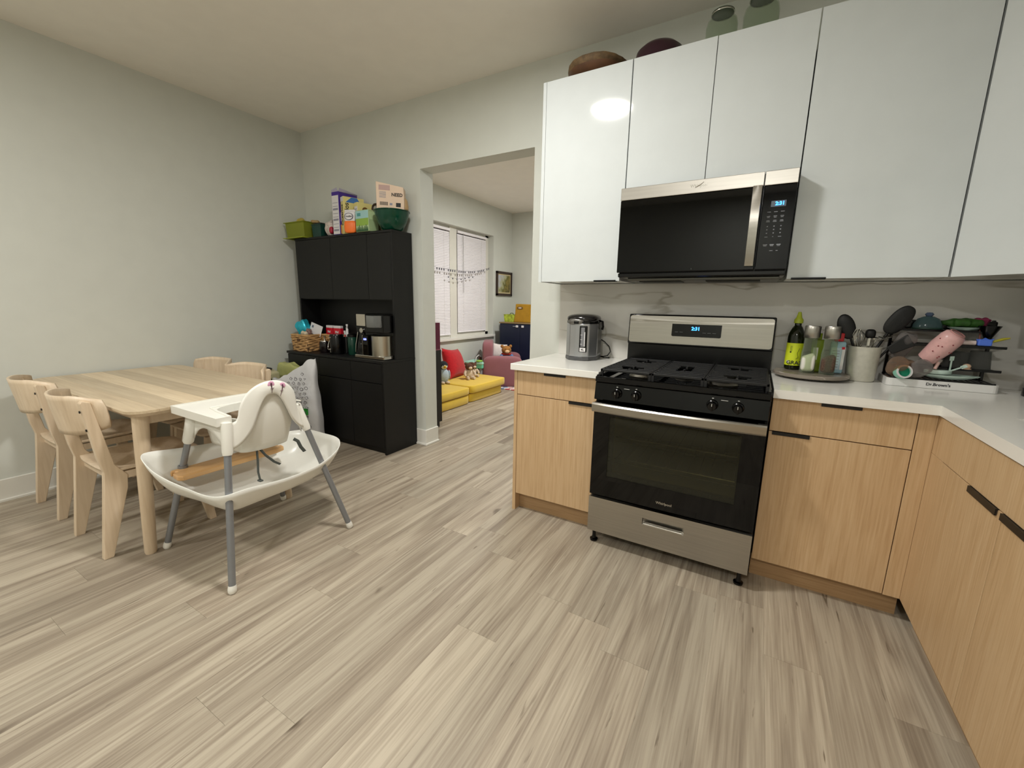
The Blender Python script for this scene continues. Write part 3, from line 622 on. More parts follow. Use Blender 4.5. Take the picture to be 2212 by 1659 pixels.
# ================================================================ DINING CORNER
# ---- table
TX0, TX1, TY0, TY1, TZ = -3.215, -1.705, -2.0, -1.215, .742
t = thing('dining_table', 'pale ash dining table with striped staves and rounded corners against the left wall', 'table', ((TX0+TX1)/2, (TY0+TY1)/2, 0)); off = t.location[:]
def rr_poly(x0, x1, y0, y1, r, n=6):
    P_ = []
    for cx_, cy_, a0 in ((x1-r, y1-r, 0), (x0+r, y1-r, 90), (x0+r, y0+r, 180), (x1-r, y0+r, 270)):
        for q in range(n+1): a = math.radians(a0+90*q/n); P_.append((cx_+r*math.cos(a), cy_+r*math.sin(a)))
    return P_
ns = 7; wdt = (TY1-TY0)/ns
full = rr_poly(TX0, TX1, TY0, TY1, .085, 10)
def clip(poly, y0, y1):
    def half(P_, f):
        o = []
        for i in range(len(P_)):
            a, b_ = P_[i], P_[(i+1) % len(P_)]; fa, fb = f(a), f(b_)
            if fa >= 0: o.append(a)
            if fa*fb < 0: s_ = fa/(fa-fb); o.append((a[0]+(b_[0]-a[0])*s_, a[1]+(b_[1]-a[1])*s_))
        return o
    return half(half(poly, lambda p: p[1]-y0), lambda p: y1-p[1])
for k in range(ns):
    pl = clip(full, TY0+k*wdt+.0003, TY0+(k+1)*wdt-.0003)
    MB().prism(pl, 'Z', TZ-.012, TZ).build('stave', stave, t, off=off)
b = MB(); top = rr_poly(TX0+.001, TX1-.001, TY0+.001, TY1-.001, .085, 8); bot = rr_poly(TX0+.03, TX1-.03, TY0+.03, TY1-.03, .06, 8); n = len(top)
b._add([(x, y, TZ-.0125) for x, y in top]+[(x, y, TZ-.032) for x, y in bot], [tuple(range(n)), tuple(range(n, 2*n))[::-1]]+[(i, (i+1) % n, n+(i+1) % n, n+i) for i in range(n)])
b.build('core', birch, t, off=off)
b = MB(); b.box(TX0+.13, TX1-.13, TY0+.095, TY0+.115, TZ-.09, TZ-.03); b.box(TX0+.13, TX1-.13, TY1-.115, TY1-.095, TZ-.09, TZ-.03); b.box(TX0+.12, TX0+.14, TY0+.1, TY1-.1, TZ-.09, TZ-.03); b.box(TX1-.14, TX1-.12, TY0+.1, TY1-.1, TZ-.09, TZ-.03)
b.build('apron', birch, t, off=off)
for sx_, xx in ((-1, TX0), (1, TX1)):
    for sy_, yy in ((-1, TY0), (1, TY1)):
        x1, y1 = xx-sx_*.12, yy-sy_*.075; x0, y0 = xx-sx_*.12, yy-sy_*.035
        MB().tube([(x0, y0, 0), (x0, y0, .01), (x1, y1, TZ-.033)], [.022, .025, .033], 20).build('leg', birch, t, smooth=40, off=off)
# ---- chairs
def make_chair():
    t = thing('dining_chair', 'x', 'chair')
    hx = .198; th = .034
    prof = [(-.245, 0), (-.208, 0), (-.115, .33), (-.108, .395), (-.150, .46), (-.196, .775), (-.224, .785), (-.232, .775), (-.205, .50), (-.192, .43), (-.20, .36)]
    for s in (-1, 1):
        lg = MB().prism(prof, 'X', s*hx-th/2, s*hx+th/2, bev=.003).build('rear_leg', birch, t)
        scr = MB()
        for z, y in ((.735, -.231), (.645, -.220)): scr.cyl((s*hx, y, z), (s*hx, y-.004, z), .006, n=10)
        scr.build('screw', pm('screw_dark', '#2b2622', .5, metal=.6), lg)
        MB().prism([(.215, 0), (.248, 0), (.205, .41), (.125, .41), (.150, .33)], 'X', s*hx-th/2, s*hx+th/2, bev=.003).build('front_leg', birch, t)
        MB().box(s*hx-.012, s*hx+.012, -.14, .18, .375, .412, b=.002).build('rail', birch, t)
    MB().box(-hx+.012, hx-.012, .13, .152, .372, .412, b=.002).build('rail', birch, t)
    MB().box(-hx+.012, hx-.012, -.165, -.143, .372, .412, b=.002).build('rail', birch, t)
    def seat(u, v):
        a, b_ = u*2-1, v*2-1
        k = .90+.10*(1-abs(b_)**4); x = a*.222*k*(1-.03*(b_ > 0)); y = .025+b_*.208*(.94+.06*(1-abs(a)**4))
        return Vector((x, y, .428 - .014*(1-a*a)*(1-(b_+.25)**2) - .012*max(0, b_-.6)))
    MB().grid(seat, 14, 14).build('seat', birch, t, smooth=60, solid=.012)
    def back(u, v):
        a, b_ = u*2-1, v*2-1
        x = a*.245*(1-.08*abs(b_)**3*(abs(a) > .5)); hz = .095*(1-.30*max(0, abs(a)-.55)**1.6*3.6); z = .705+b_*hz + .012*a*a
        y = -.268 + .120*a*a - (z-.70)*.13
        return Vector((x, y, z))
    MB().grid(back, 18, 8).build('backrest', birch, t, smooth=60, solid=.012)
    return t
ch = make_chair(); ch.location = (-2.145, -1.865, 0)
ch['label'] = 'pale wooden dining chair on the near side of the table, nearest the high chair'; ch['group'] = 'chairs around the dining table'
dup(ch, (-2.84, -1.86, 0), 0, 'pale wooden dining chair on the near side of the table, by the left wall')
dup(ch, (-2.88, -1.30, 0), PI, 'pale wooden dining chair on the far side of the table, by the left wall')
dup(ch, (-2.40, -1.31, 0), PI, 'pale wooden dining chair on the far side of the table, nearest the black hutch')

# ---- high chair
t = thing('high_chair', 'white plastic high chair with grey legs and two pink flower stickers on its back', 'high chair', (-1.49, -1.6, 0)); off = (-1.49, -1.6, 0)
LG = [((-1.166, -1.914), (-1.276, -1.809)), ((-1.182, -1.286), (-1.344, -1.445)), ((-1.806, -1.908), (-1.662, -1.765)), ((-1.82, -1.283), (-1.655, -1.43))]
def lp(k, z): 
    (x0, y0), (x1, y1) = LG[k]; s_ = z/.725; return (x0+(x1-x0)*s_, y0+(y1-y0)*s_, z)
for k in range(4):
    lg = MB().tube([lp(k, .012), lp(k, .615)], .0145, 16).build('leg', greytube, t, smooth=40, off=off)
    MB().tube([lp(k, 0), lp(k, .006), lp(k, .02), lp(k, .034)], [.012, .0165, .0175, .0155], 16).build('rubber_foot', whitepl, lg, smooth=40, off=off)
    if k < 2: MB().tube([lp(k, .585), lp(k, .60), lp(k, .70), lp(k, .722), lp(k, .728)], [.0175, .021, .0225, .022, .014], 16).build('sleeve', whitepl, t, smooth=40, off=off)
    else: MB().tube([lp(k, .55), lp(k, .56), lp(k, .70), lp(k, .712)], [.018, .024, .030, .022], 16).build('sleeve', whitepl, t, smooth=40, off=off)
# seat shell: back, sides and seat in one curved sheet
cy = -1.615
def hoop(a, inset=0.0):
    """rim of the backrest seen from behind: a -1..1 from the near sleeve over the top to the far sleeve"""
    ph = a*PI/2; return Vector((-1.262-.056*max(0, a)**1.5-inset, cy+(.150-inset*.6)*math.sin(ph), .730+(.152-inset)*max(0, math.cos(ph))**.92))
def shell(u, v):
    a = u*2-1; aa = abs(a); sg = 1 if a > 0 else -1
    if aa < .6: p = hoop(a/.6, .008)
    else:
        s_ = (aa-.6)/.4; p = hoop(sg, .008); p = Vector((p.x-.33*s_, p.y, .730-.02*math.sin(s_*PI/2)))
    q = aa/.6 if aa < .6 else 1
    bx = -1.315-.05*q*q if aa < .6 else -1.365-.25*(aa-.6)/.4
    b_ = Vector((bx, cy+(p.y-cy)*.78, .548))
    k = v; r = p.lerp(b_, k); r.x += .018*math.sin(k*PI)*(1-q*.6) if aa < .6 else 0
    return r
b = MB(); nu, nv = 48, 10
b.grid(shell, nu, nv)
b._add([shell(i/nu, 1) for i in range(nu+1)], [tuple(range(nu+1))])
b.build('seat_shell', whitepl, t, smooth=60, off=off, solid=.005)
def skirt2(u, v):
    a = u*2-1; aa = abs(a)
    P0 = Vector(lp(0 if a < 0 else 1, .712)); P1 = Vector(lp(0 if a < 0 else 1, .60))
    ex = (max(0, aa-.72)/.28)**1.3; q = min(1, aa/.80)
    rim = hoop((1 if a > 0 else -1)*q).lerp(P0, ex)
    low = Vector((-1.252-.056*max(0, a)**1.5, cy+a*.175, .600+.222*math.exp(-(aa/.56)**2.4))); low = low.lerp(P1, max(0, (aa-.55)/.45)**1.6)
    p = rim.lerp(low, v); p.x += .010*math.sin(v*PI)*(1-aa); return p
b = MB(); b.grid(skirt2, 64, 8); b.build('back_skirt', whitepl, t, smooth=60, off=off, solid=.004)
for (pa, pb) in ((0, 2), (1, 3)):
    def side(u, v):
        p = Vector(lp(pa, .712)).lerp(Vector(lp(pb, .708)), u); low = .575+.075*math.sin(u*PI)**.8 if v > .5 else 0
        q = Vector((p.x, p.y+(-.012 if pa == 0 else .012)*v, p.z-(p.z-(.575+.085*math.sin(u*PI)**.7))*v)); return q
    MB().grid(side, 20, 4).build('side_skirt', whitepl, t, smooth=60, off=off, solid=.004)
b = MB()
def fskirt(u, v):
    p = Vector(lp(2, .708)).lerp(Vector(lp(3, .708)), u); return Vector((p.x-.012*v, p.y, p.z-(.12-.09*math.sin(u*PI)**.7)*v))
MB().grid(fskirt, 20, 4).build('front_skirt', whitepl, t, smooth=60, off=off, solid=.004)
# stickers: two small pink blossoms on dark stems
pink = pm('sticker_pink', '#dba4c0', .5); stm = pm('sticker_stem', '#5a3b45', .5)
for uu, vv in ((.497, .30), (.612, .30)):
    c0 = skirt2(uu, vv)+Vector((.0022, 0, .004)); c1 = skirt2(uu, .62)+Vector((.0030, 0, 0)); c2 = skirt2(uu, .95)+Vector((.0030, 0, 0)); b = MB()
    for k in range(5):
        a = k/4*PI; b.sell((c0.x, c0.y+.009*math.cos(a), c0.z+.008*math.sin(a)-.002), (.0022, .007, .009), nu=8, nv=6)
    s1 = b.build('sticker', pink, t, smooth=60, off=off)
    MB().tube([c0+Vector((.002, 0, .006)), c0+Vector((.002, 0, -.008)), c1, c2], [.0028, .0035, .0018, .0009], 6).tube([c1, c1+Vector((.001, .009, .006))], .0009, 5).tube([c1, c1+Vector((.001, -.007, .005))], .0009, 5).build('sticker_stem', stm, s1, off=off)
# straps
strap = pm('strap_grey', '#4b4f4c', .8)
for pts_, w_ in (([(-1.335, -1.665, .553), (-1.322, -1.672, .50), (-1.318, -1.678, .44), (-1.320, -1.672, .40)], .010), ([(-1.335, -1.655, .553), (-1.31, -1.640, .515), (-1.295, -1.610, .475), (-1.29, -1.585, .455)], .007), ([(-1.30, -1.500, .560), (-1.285, -1.488, .548), (-1.28, -1.478, .515), (-1.275, -1.462, .487)], .009)):
    MB().tube(pts_, w_, 8, flat=.25).build('strap', strap, t, smooth=60, off=off)
MB().box(-.013, .013, -.009, .009, -.004, .004, b=.003).build('buckle', strap, t).location = Vector((-1.318, -1.672, .395))-Vector(off)

# ---- tray
b = MB(); z0, z1 = .712, .748; hx0, hx1 = -1.462, -1.30
tr = thing('high_chair_tray', 'white plastic tray clipped on the high chair, touching the table edge', 'tray', (-1.5, -1.6, z0)); off2 = (-1.5, -1.6, z0)
def upoly(g):
    P_ = [(-1.703+g, -1.845+g), (-1.282-g, -1.845+g), (-1.282-g, -1.785-g)]
    for q in range(11):
        a = -PI/2+q/10*PI; P_.append((-1.43-(.075+g)*math.cos(a), -1.620+(.150+g)*math.sin(a)))
    P_ += [(-1.385-g, -1.465+g), (-1.387-g, -1.425-g), (-1.42, -1.405-g), (-1.703+g, -1.40-g)]
    return P_
b = MB(); up = upoly(0)
b.prism(up, 'Z', z1-.012, z1-.004)
n = len(up); inner = upoly(.009)
b.build('tray_floor', whitepl, tr, off=off2)
b = MB(); V = []
for (pz, pp) in ((z0, up), (z1, up), (z1, inner), (z1-.006, inner)): V += [(x, y, pz) for x, y in pp]
b._add(V, [(r*n+i, r*n+(i+1) % n, (r+1)*n+(i+1) % n, (r+1)*n+i) for r in range(3) for i in range(n)]); b.build('rim', whitepl, tr, off=off2, solid=.003)
b = MB(); b.tube([(x, y, z1-.002) for x, y in [(-1.52, -1.76), (-1.52, -1.47)]], .004, 8); b.tube([(-1.52, -1.76, z1-.002), (-1.31, -1.79, z1-.002)], .004, 8); b.tube([(-1.52, -1.47, z1-.002), (-1.31, -1.44, z1-.002)], .004, 8)
b.build('inner_ridge', whitepl, tr, smooth=50, off=off2)

# ---- footrest
t = thing('footrest', 'bamboo footrest board clamped across the front legs of the high chair', 'footrest', (-1.665, -1.62, .40)); off = (-1.665, -1.62, .40)
MB().prism([(-1.730, -1.872), (-1.705, -1.884), (-1.700, -1.862), (-1.682, -1.862), (-1.678, -1.884), (-1.622, -1.888), (-1.602, -1.872), (-1.598, -1.42), (-1.612, -1.372), (-1.655, -1.362), (-1.657, -1.392), (-1.678, -1.392), (-1.683, -1.362), (-1.712, -1.368), (-1.728, -1.42)], 'Z', .398, .424, bev=.006).build('board', bamboo, t, off=off)
for k in (2, 3):
    x, y, z = lp(k, .43); MB().lathe([(.016, 0), (.021, .0), (.021, .014), (.016, .014)], c=(x, y, .4225), n=20, close=True).build('rubber_ring', greytube, t, smooth=40, off=off)
# ---- food catcher: big white curved sheet hung round the legs
t = thing('food_catcher', 'large white curved plastic food catcher hung between the high chair legs', 'catcher', (-1.5, -1.6, .28)); off = (-1.5, -1.6, .28)
rim = [(-1.200, -1.79, .430), (-1.212, -1.885, .428), (-1.32, -1.905, .412), (-1.45, -1.915, .414), (-1.56, -1.94, .434), (-1.645, -1.965, .468), (-1.70, -1.975, .502), (-1.738, -1.972, .526), (-1.762, -1.935, .532), (-1.768, -1.80, .512), (-1.765, -1.55, .487), (-1.755, -1.32, .465), (-1.735, -1.21, .456), (-1.69, -1.165, .458), (-1.55, -1.165, .46), (-1.41, -1.175, .462), (-1.335, -1.205, .452), (-1.272, -1.275, .437), (-1.238, -1.40, .408), (-1.222, -1.55, .402), (-1.214, -1.68, .412)]
def crv(P_, u):
    n = len(P_); x = u*n; i = int(x) % n; s_ = x-int(x); p0, p1, p2, p3 = [Vector(P_[(i+k-1) % n]) for k in range(4)]
    return .5*((2*p1)+(p2-p0)*s_+(2*p0-5*p1+4*p2-p3)*s_*s_+(3*p1-p0-3*p2+p3)*s_**3)
cen = Vector((-1.50, -1.60, .30))
def cat(u, v):
    r = crv(rim, u); d = r-cen
    if v < .35: q = v/.35; k = 1-.22*q**1.2; zf = .24+.76*(1-q)**1.3
    else: q = (v-.35)/.65; k = .78*(1-q*.999); zf = .24*(1-q)**2
    return Vector((cen.x+d.x*k, cen.y+d.y*k, .285+(r.z-.285)*zf))
MB().grid(cat, 84, 14, wrapu=True).build('sheet', pm('catcher_white', '#e9e8e0', .3), t, smooth=80, off=off, solid=.003)
# ================================================================ BLACK HUTCH
HX0, HX1, HXL = -3.09, -1.857, -3.115
t = thing('kitchen_hutch', 'tall black wooden hutch with open coffee niche beside the doorway', 'cabinet', (-2.47, -.19, 0)); off = (-2.47, -.19, 0)
HC = .784; HT = 1.803; ly = -.38; uy = -.236
b = MB(); b.box(HXL, HX1-.0185, ly+.018, -.018, .05, HC-.022); b.box(HXL+.02, HX1-.02, ly+.03, -.02, 0, .05)
b.build('base_body', hutchm, t, off=off)
MB().box(HXL-.008, HX1+.003, ly-.006, -.017, HC-.021, HC, b=.002).build('base_top', hutchm, t, off=off)
MB().box(HX1-.018, HX1, ly+.0, -.017, 0, HC-.0215, b=.001).build('side_panel', hutchm, t, off=off)
cols = [HXL, -2.655, -2.245, HX1-.019]
for k in range(3):
    d = MB().box(cols[k]+.002, cols[k+1]-.002, ly, ly+.017, .600, HC-.025, b=.001).build('drawer', hutchm, t, off=off)
    d = MB().box(cols[k]+.002, cols[k+1]-.002, ly, ly+.017, .055, .594, b=.001).build('door', hutchm, t, off=off)
MB().box(HX1-.02, HX1, uy+.001, -.017, HC, HT-.001, b=.001).build('side_panel', hutchm, t, off=off)
MB().box(HX0, HX0+.02, uy+.001, -.017, HC, HT-.001, b=.001).build('side_panel', hutchm, t, off=off)
MB().box(HX0+.02, HX1-.02, -.035, -.02, HC, HT-.02).build('back_panel', hutchm, t, off=off)
MB().box(HX0+.02, HX1-.02, uy+.018, -.035, 1.262, 1.28).build('shelf', hutchm, t, off=off)
MB().box(HX0-.001, HX1+.001, uy-.003, -.017, HT-.018, HT, b=.001).build('top_panel', hutchm, t, off=off)
for a, c in ((HX0+.021, -2.602), (-2.598, -2.145), (-2.141, HX1-.021)): MB().box(a, c, uy, uy+.017, 1.268, HT-.02, b=.001).build('door', hutchm, t, off=off)

# ---- items on top of the hutch
Z1 = HT+.001
GR = 'groceries on top of the hutch'
limem = glassy('lime_plastic', '#b4bd4a', .15, .35); 
t = thing('storage_bin', 'translucent lime green plastic bin at the left end of the hutch top', 'bin', (-3.045, -.155, Z1), group=GR)
def bin_mb(w0, d0, w1, d1, h, th=.003, lip=.012):
    b = MB(); lv = [(w0-th, d0-th, th), (w1-th, d1-th, h), (w1, d1, h), (w1+lip, d1+lip, h), (w1+lip, d1+lip, h-.006), (w1, d1, h-.006), (w0, d0, 0)]
    V = []; 
    for (w_, d_, z) in lv: V += [(-w_, -d_, z), (w_, -d_, z), (w_, d_, z), (-w_, d_, z)]
    F = [(r*4+i, r*4+(i+1) % 4, (r+1)*4+(i+1) % 4, (r+1)*4+i) for r in range(6) for i in range(4)]+[(0, 1, 2, 3), (24, 27, 26, 25)]
    b._add(V, F); return b
bin_mb(.125, .095, .135, .105, .140).build('tub', limem, t)
MB().box(-.155, .135, -.125, .10, -.0, .006, b=.002).build('base_tray', pm('lime_solid', '#a3ad2a', .4), t)
pk = pm('snack_pouch', '#b9a54a', .35, mottle=.3, mscale=40)
def pouch(c, r, m, name, label, cat='pouch', e=.7, rot=(0, 0, 0), amp=.006, group=GR, parts=None):
    rnd = random.Random(int(abs(c[0])*1000)+len(name)); ph = [rnd.random()*6 for _ in range(6)]
    def crumple(p): return p*(1+amp/max(r)*(math.sin(p.x*90+ph[0])+math.sin(p.y*80+ph[1])+math.sin(p.z*70+ph[2]+p.x*40)))
    o = MB().sell((0, 0, 0), r, e, nu=22, nv=14, fn=crumple).build(name, m, smooth=35); o.location = c; o.rotation_euler = rot
    return tag(o, label, cat, group)
pouch((-3.10, -.15, Z1+.135), (.05, .04, .05), pk, 'snack_pouch', 'small yellow snack pouch sticking out of the lime green bin', rot=(0, .4, .3))
pouch((-3.0, -.15, Z1+.11), (.055, .05, .045), pm('green_pack', '#7d9a2a', .35, mottle=.3, mscale=30), 'snack_pouch', 'green snack pack lying inside the lime bin', rot=(.3, -.3, .6))
t = thing('storage_bin', 'small dark green box right of the lime bin on the hutch', 'bin', (-2.80, -.16, Z1), group=GR)
bin_mb(.055, .05, .062, .055, .11, lip=.004).build('tub', pm('dark_green_box', '#123b33', .3), t)
b = MB().box(-.055, .055, -.045, .045, .111, .122, b=.003); b.build('lid', pm('black_lid', '#141514', .4), t)
pouch((-2.88, -.15, Z1+.145), (.03, .03, .014), pm('tan_packet', '#a08457', .4), 'snack_packet', 'tan packet lying between the lime bin and the dark green box', rot=(0, 0, .5))
# crinkled clear bag
t = thing('plastic_bag', 'crinkled clear plastic bag with a white and red label', 'bag', (-2.655, -.16, Z1), group=GR)
def cr2(p): return p*(1+.07*math.sin(p.x*130)+.07*math.sin(p.z*120+p.y*90))
MB().sell((0, 0, .068), (.055, .05, .067), .8, fn=cr2).build('bag_body', pm('crinkle_white', '#c9bdb4', .25, mottle=.25, mscale=60), t, smooth=25)
MB().sell((.034, -.03, .05), (.02, .022, .03), .8).build('label_panel', pm('label_red', '#a82033', .4), t, smooth=40)
# boxes
def carton(name, label, x0, x1, y0, y1, h, m, spine=None, rz=0, topm=None):
    cx_, cy_ = (x0+x1)/2, (y0+y1)/2; t = thing(name, label, 'box', (cx_, cy_, Z1), rz, group=GR); w_, d_ = (x1-x0)/2, (y1-y0)/2
    MB().box(-w_, w_, -d_, d_, 0, h, b=.0015, seg=1).build('carton', m, t)
    if spine: MB().box(-w_+.003, w_-.003, -d_-.0006, -d_, .006, h-.03).build('side_print', spine, t)
    return t, w_, d_
wp = pm('paper_white', '#d9d6d6', .5); ink = pm('ink_grey', '#8c8b97', .6); blk = pm('ink_black', '#1b1a1c', .6); pur = pm('carton_purple', '#43288a', .4); yel = pm('carton_yellow', '#d9cd86', .4); ora = pm('pouch_orange', '#f0742a', .35)
t, w_, d_ = carton('cereal_box', 'tall purple cereal box with white side, tallest on the hutch', -2.555, -2.468, -.225, -.03, .345, pur, wp)
for k in range(9): MB().box(-w_+.010, w_-.012, -d_-.0012, -d_-.0006, .03+k*.028, .034+k*.028+.012*(k % 3 == 0)).build('print_line', ink, t)
MB().box(w_, w_+.0008, -d_+.01, -d_+.06, .01, .08).build('print_patch', pm('print_gold', '#e0a63c', .4), t)
MB().box(w_, w_+.0008, -d_+.01, -d_+.05, .11, .18).build('print_patch', pm('print_lilac', '#8c7ac4', .4), t)
b = MB(); b._add([(-w_, -d_, .344), (w_, -d_, .344), (w_-.005, -d_-.01, .372), (-w_+.01, -d_-.004, .362)], [(0, 1, 2, 3)]); b._add([(w_, -d_, .344), (w_, d_, .344), (w_+.012, d_-.01, .352), (w_+.006, -d_+.01, .372)], [(0, 1, 2, 3)]); b.build('open_flap', pm('flap_grey', '#a9a4b8', .5), t, solid=.0008)
t, w_, d_ = carton('cereal_box', 'pale yellow cereal box reading Cheerios in front of the purple one', -2.435, -2.375, -.225, -.05, .300, yel, None, rz=-.35)
text('Cheerios', .052, blk, t, (w_+.0008, -d_+.028, .155), (PI/2, -PI/2, PI/2), 'cereal_lettering', bold=.001)
text('Cheerios', .045, blk, t, (0, -d_-.0008, .155), (PI/2, -PI/2, 0), 'cereal_lettering', bold=.001)
MB().at(Matrix.Translation((w_, .03, .13)) @ Matrix.Rotation(PI/2, 4, 'Y')).lathe([(.018, 0), (.030, 0), (.032, .004), (.018, .004)], n=20, close=True).build('ring_print', pm('ring_tan', '#b98d4b', .5), t)
MB().box(-w_, w_, -d_-.001, -d_, .262, .298).build('top_band', wp, t)
MB()._add([(w_+.0006, -d_+.02, .255), (w_+.0006, .06, .255), (w_+.0006, .03, .298), (w_+.0006, -d_+.07, .298)], [(0, 1, 2, 3)]).build('blue_band', pm('band_blue', '#3b6fb0', .4), t)
t, w_, d_ = carton('cereal_box', 'smaller yellow cereal box with a white side and ring picture', -2.305, -2.245, -.20, -.05, .245, yel, wp, rz=-.25)
for k in range(6): MB().box(-w_+.008, w_-.010, -d_-.0012, -d_-.0006, .09+k*.02, .095+k*.02).build('print_line', ink, t)
MB().at(Matrix.Translation((w_, -.01, .185)) @ Matrix.Rotation(PI/2, 4, 'Y')).lathe([(.012, 0), (.026, 0), (.027, .003), (.012, .003)], n=20, close=True).build('ring_print', pm('ring_brown', '#6b4a1e', .5), t)
# orange and white snack bag
t = thing('cracker_bag', 'orange and white cracker bag standing before the cereal boxes', 'bag', (-2.325, -.232, Z1), .35, group=GR)
def bagf(p): 
    k = 1-max(0, p.z-.03)/.09*.0; return Vector((p.x*(1-.12*(p.z > .06)), p.y*(1-abs(p.z/.095)**3*.8), p.z))
MB().sell((0, 0, .05), (.052, .022, .05), .45, fn=None).build('lower_bag', ora, t, smooth=40)
MB().sell((0, 0, .128), (.050, .020, .045), .5).box(-.046, .046, -.003, .003, .15, .183).build('upper_bag', wp, t, smooth=40)
pl_ = MB().at(Matrix.Translation((0, -.0205, .128)) @ Matrix.Rotation(PI/2, 4, 'X')).lathe([(0, 0), (.036, 0), (.036, .003), (0, .003)], n=24, sy=.72).build('logo_oval', wp, t)
MB().at(Matrix.Translation((0, -.0215, .128)) @ Matrix.Rotation(PI/2, 4, 'X')).lathe([(.034, 0), (.038, 0), (.038, .004), (.034, .004)], n=24, sy=.72, close=True).build('logo_ring', pm('ring_navy', '#2a2a4a', .5), t)
text('Goldfish', .017, blk, t, (0, -.0245, .128), name='cracker_lettering', bold=.0003)
# green snack box with trees
t, w_, d_ = carton('snack_box', 'light green snack box printed with dark green trees beside the bowl', -2.235, -2.085, -.255, -.155, .163, pm('box_sky', '#a3b98a', .4), None)
MB().box(-w_+.001, w_-.002, -d_-.0007, -d_, .10, .158).build('print_sky', pm('print_blue', '#9cc4c4', .4), t)
MB().box(-w_+.005, w_-.004, -d_-.0008, -d_, .045, .10).build('print_hill', pm('print_lime', '#8aab4a', .4), t)
b = MB()
for k in range(9):
    x = -w_+.012+k*.0155; h_ = .03+.022*((k*7) % 5)/4
    b._add([(x-.008, -d_-.0014, .002), (x+.008, -d_-.0014, .002), (x+.002, -d_-.0014, h_), (x-.002, -d_-.0014, h_)], [(0, 1, 2, 3)])
b.build('print_trees', pm('print_forest', '#1d4a2a', .4), t)
MB().box(w_, w_+.0007, -d_+.01, d_-.01, .09, .15).build('print_side', pm('print_pale', '#b9d2a0', .4), t)
MB().box(-w_+.02, -w_+.06, -d_-.0014, -d_, .118, .142).build('print_badge', pm('print_teal', '#4f8f8f', .4), t)
# dark brown bag clip / teething ring shape
t = thing('bag_clip', 'dark brown looped clip with a pale centre above the snack box', 'clip', (-2.17, -.10, Z1), group=GR)
MB().tube([(.035*math.cos(a/10*2*PI), 0, .205+.033*math.sin(a/10*2*PI)) for a in range(10)], .010, 8, closed=True).build('loop', pm('clip_brown', '#33241c', .5), t, smooth=60)
MB().sell((0, 0, .205), (.022, .012, .022), 1).build('centre', pm('clip_grey', '#a8a49c', .5), t, smooth=60)
MB().box(-.03, .035, -.02, .02, 0, .175, b=.006).build('pouch', pm('pouch_olive', '#5c5a32', .5), t)
# glass bowl with beige carton inside
t = thing('mixing_bowl', 'large dark green glass mixing bowl at the right end of the hutch top', 'bowl', (-1.925, -.160, Z1), group=GR)
gb = glassy('green_glass', '#0e4633', .05, .72)
MB().lathe([(0, 0), (.062, 0), (.078, .008), (.108, .055), (.126, .105), (.134, .140), (.141, .142), (.141, .148), (.132, .148), (.121, .104), (.102, .056), (.074, .014), (.0, .008)], n=48).build('glass', gb, t, smooth=50)
t = thing('food_carton', 'beige printed food carton standing in the green bowl', 'box', (-1.945, -.150, Z1+.10), rot=(.0, .04, .62), group=GR)
beige = pm('carton_beige', '#dcc3ab', .6)
MB().prism([(-.100, .05), (-.112, .0), (.112, .0), (.108, .15), (.102, .225), (-.108, .255)], 'Y', -.055, .045, bev=.003).build('carton', beige, t)
b = MB(); b.box(.035, .085, -.0562, -.055, .175, .215); 
MB().box(-.085, .0, -.0562, -.055, .195, .232).build('print_block', pm('print_mauve', '#b79a93', .6), t)
for k in range(6): MB().box(-.08, -.03, -.0562, -.055, .14+k*.008, .143+k*.008).build('print_line', ink, t)
text('NEED', .034, blk, t, (.055, -.0565, .165), name='carton_lettering', bold=.001)
b = MB(); 
for k in range(9): b.box(-.075+k*.007, -.075+k*.007+.0035+.001*(k % 2), -.0562, -.055, .085, .110)
b.build('barcode', blk, t)
MB().box(.0, .02, -.0562, -.055, .088, .104).build('print_mark', ink, t); MB().box(.048, .084, -.0562, -.055, .078, .108).build('print_mark', blk, t)
MB().box(-.110, .110, -.0557, -.055, .010, .055).build('print_band', pm('band_tan', '#cfae8c', .6), t)
pouch((-1.88, -.085, Z1+.20), (.05, .03, .065), pm('kraft_tan', '#b7986f', .6), 'paper_bag', 'crumpled tan paper bag behind the beige carton in the green bowl', 'bag', rot=(0, .15, .1))

# ---- coffee niche
CG = 'things on the hutch counter'
ZC = HC+.001
wick = pm('wicker', '#b8905f', .6, mottle=.25, mscale=30); wickd = pm('wicker_dark', '#5b4128', .8)
def basket(name, label, x, y, w_, d_, h, rz=0):
    t = thing(name, label, 'basket', (x, y, ZC), rz, group=CG)
    MB().box(-w_+.006, w_-.006, -d_+.006, d_-.006, .001, h-.01).build('liner', wickd, t)
    rnd = random.Random(5)
    rows = int(h/.0155)
    for r in range(rows):
        k = r/rows; sc = .90+.10*k; b = MB(); z = .009+r*.0155; pts = []
        per = rr_poly(-w_*sc, w_*sc, -d_*sc, d_*sc, .015, 2); 
        P_ = []
        for i in range(len(per)):
            a, c = per[i], per[(i+1) % len(per)]; L_ = math.hypot(a[0]-c[0], a[1]-c[1]); m = max(1, int(L_/.018))
            for q in range(m): P_.append((a[0]+(c[0]-a[0])*q/m, a[1]+(c[1]-a[1])*q/m))
        for i, (x_, y_) in enumerate(P_):
            s_ = 1+.035*math.sin(i*1.6+r*PI); pts.append((x_*s_, y_*s_, z+.004*math.sin(i*.9+r*1.7)))
        b.tube(pts, .0085, 6, closed=True); b.build('woven_strand', wick, t, smooth=60)
    MB().tube([(x_, y_, h) for x_, y_ in rr_poly(-w_, w_, -d_, d_, .02, 3)], .010, 8, closed=True).build('rim', wick, t, smooth=60)
    MB().box(-.018, .018, -d_-.011, -d_+.004, h-.055, h-.030, b=.004).build('handle_hole', wickd, t)
    return t
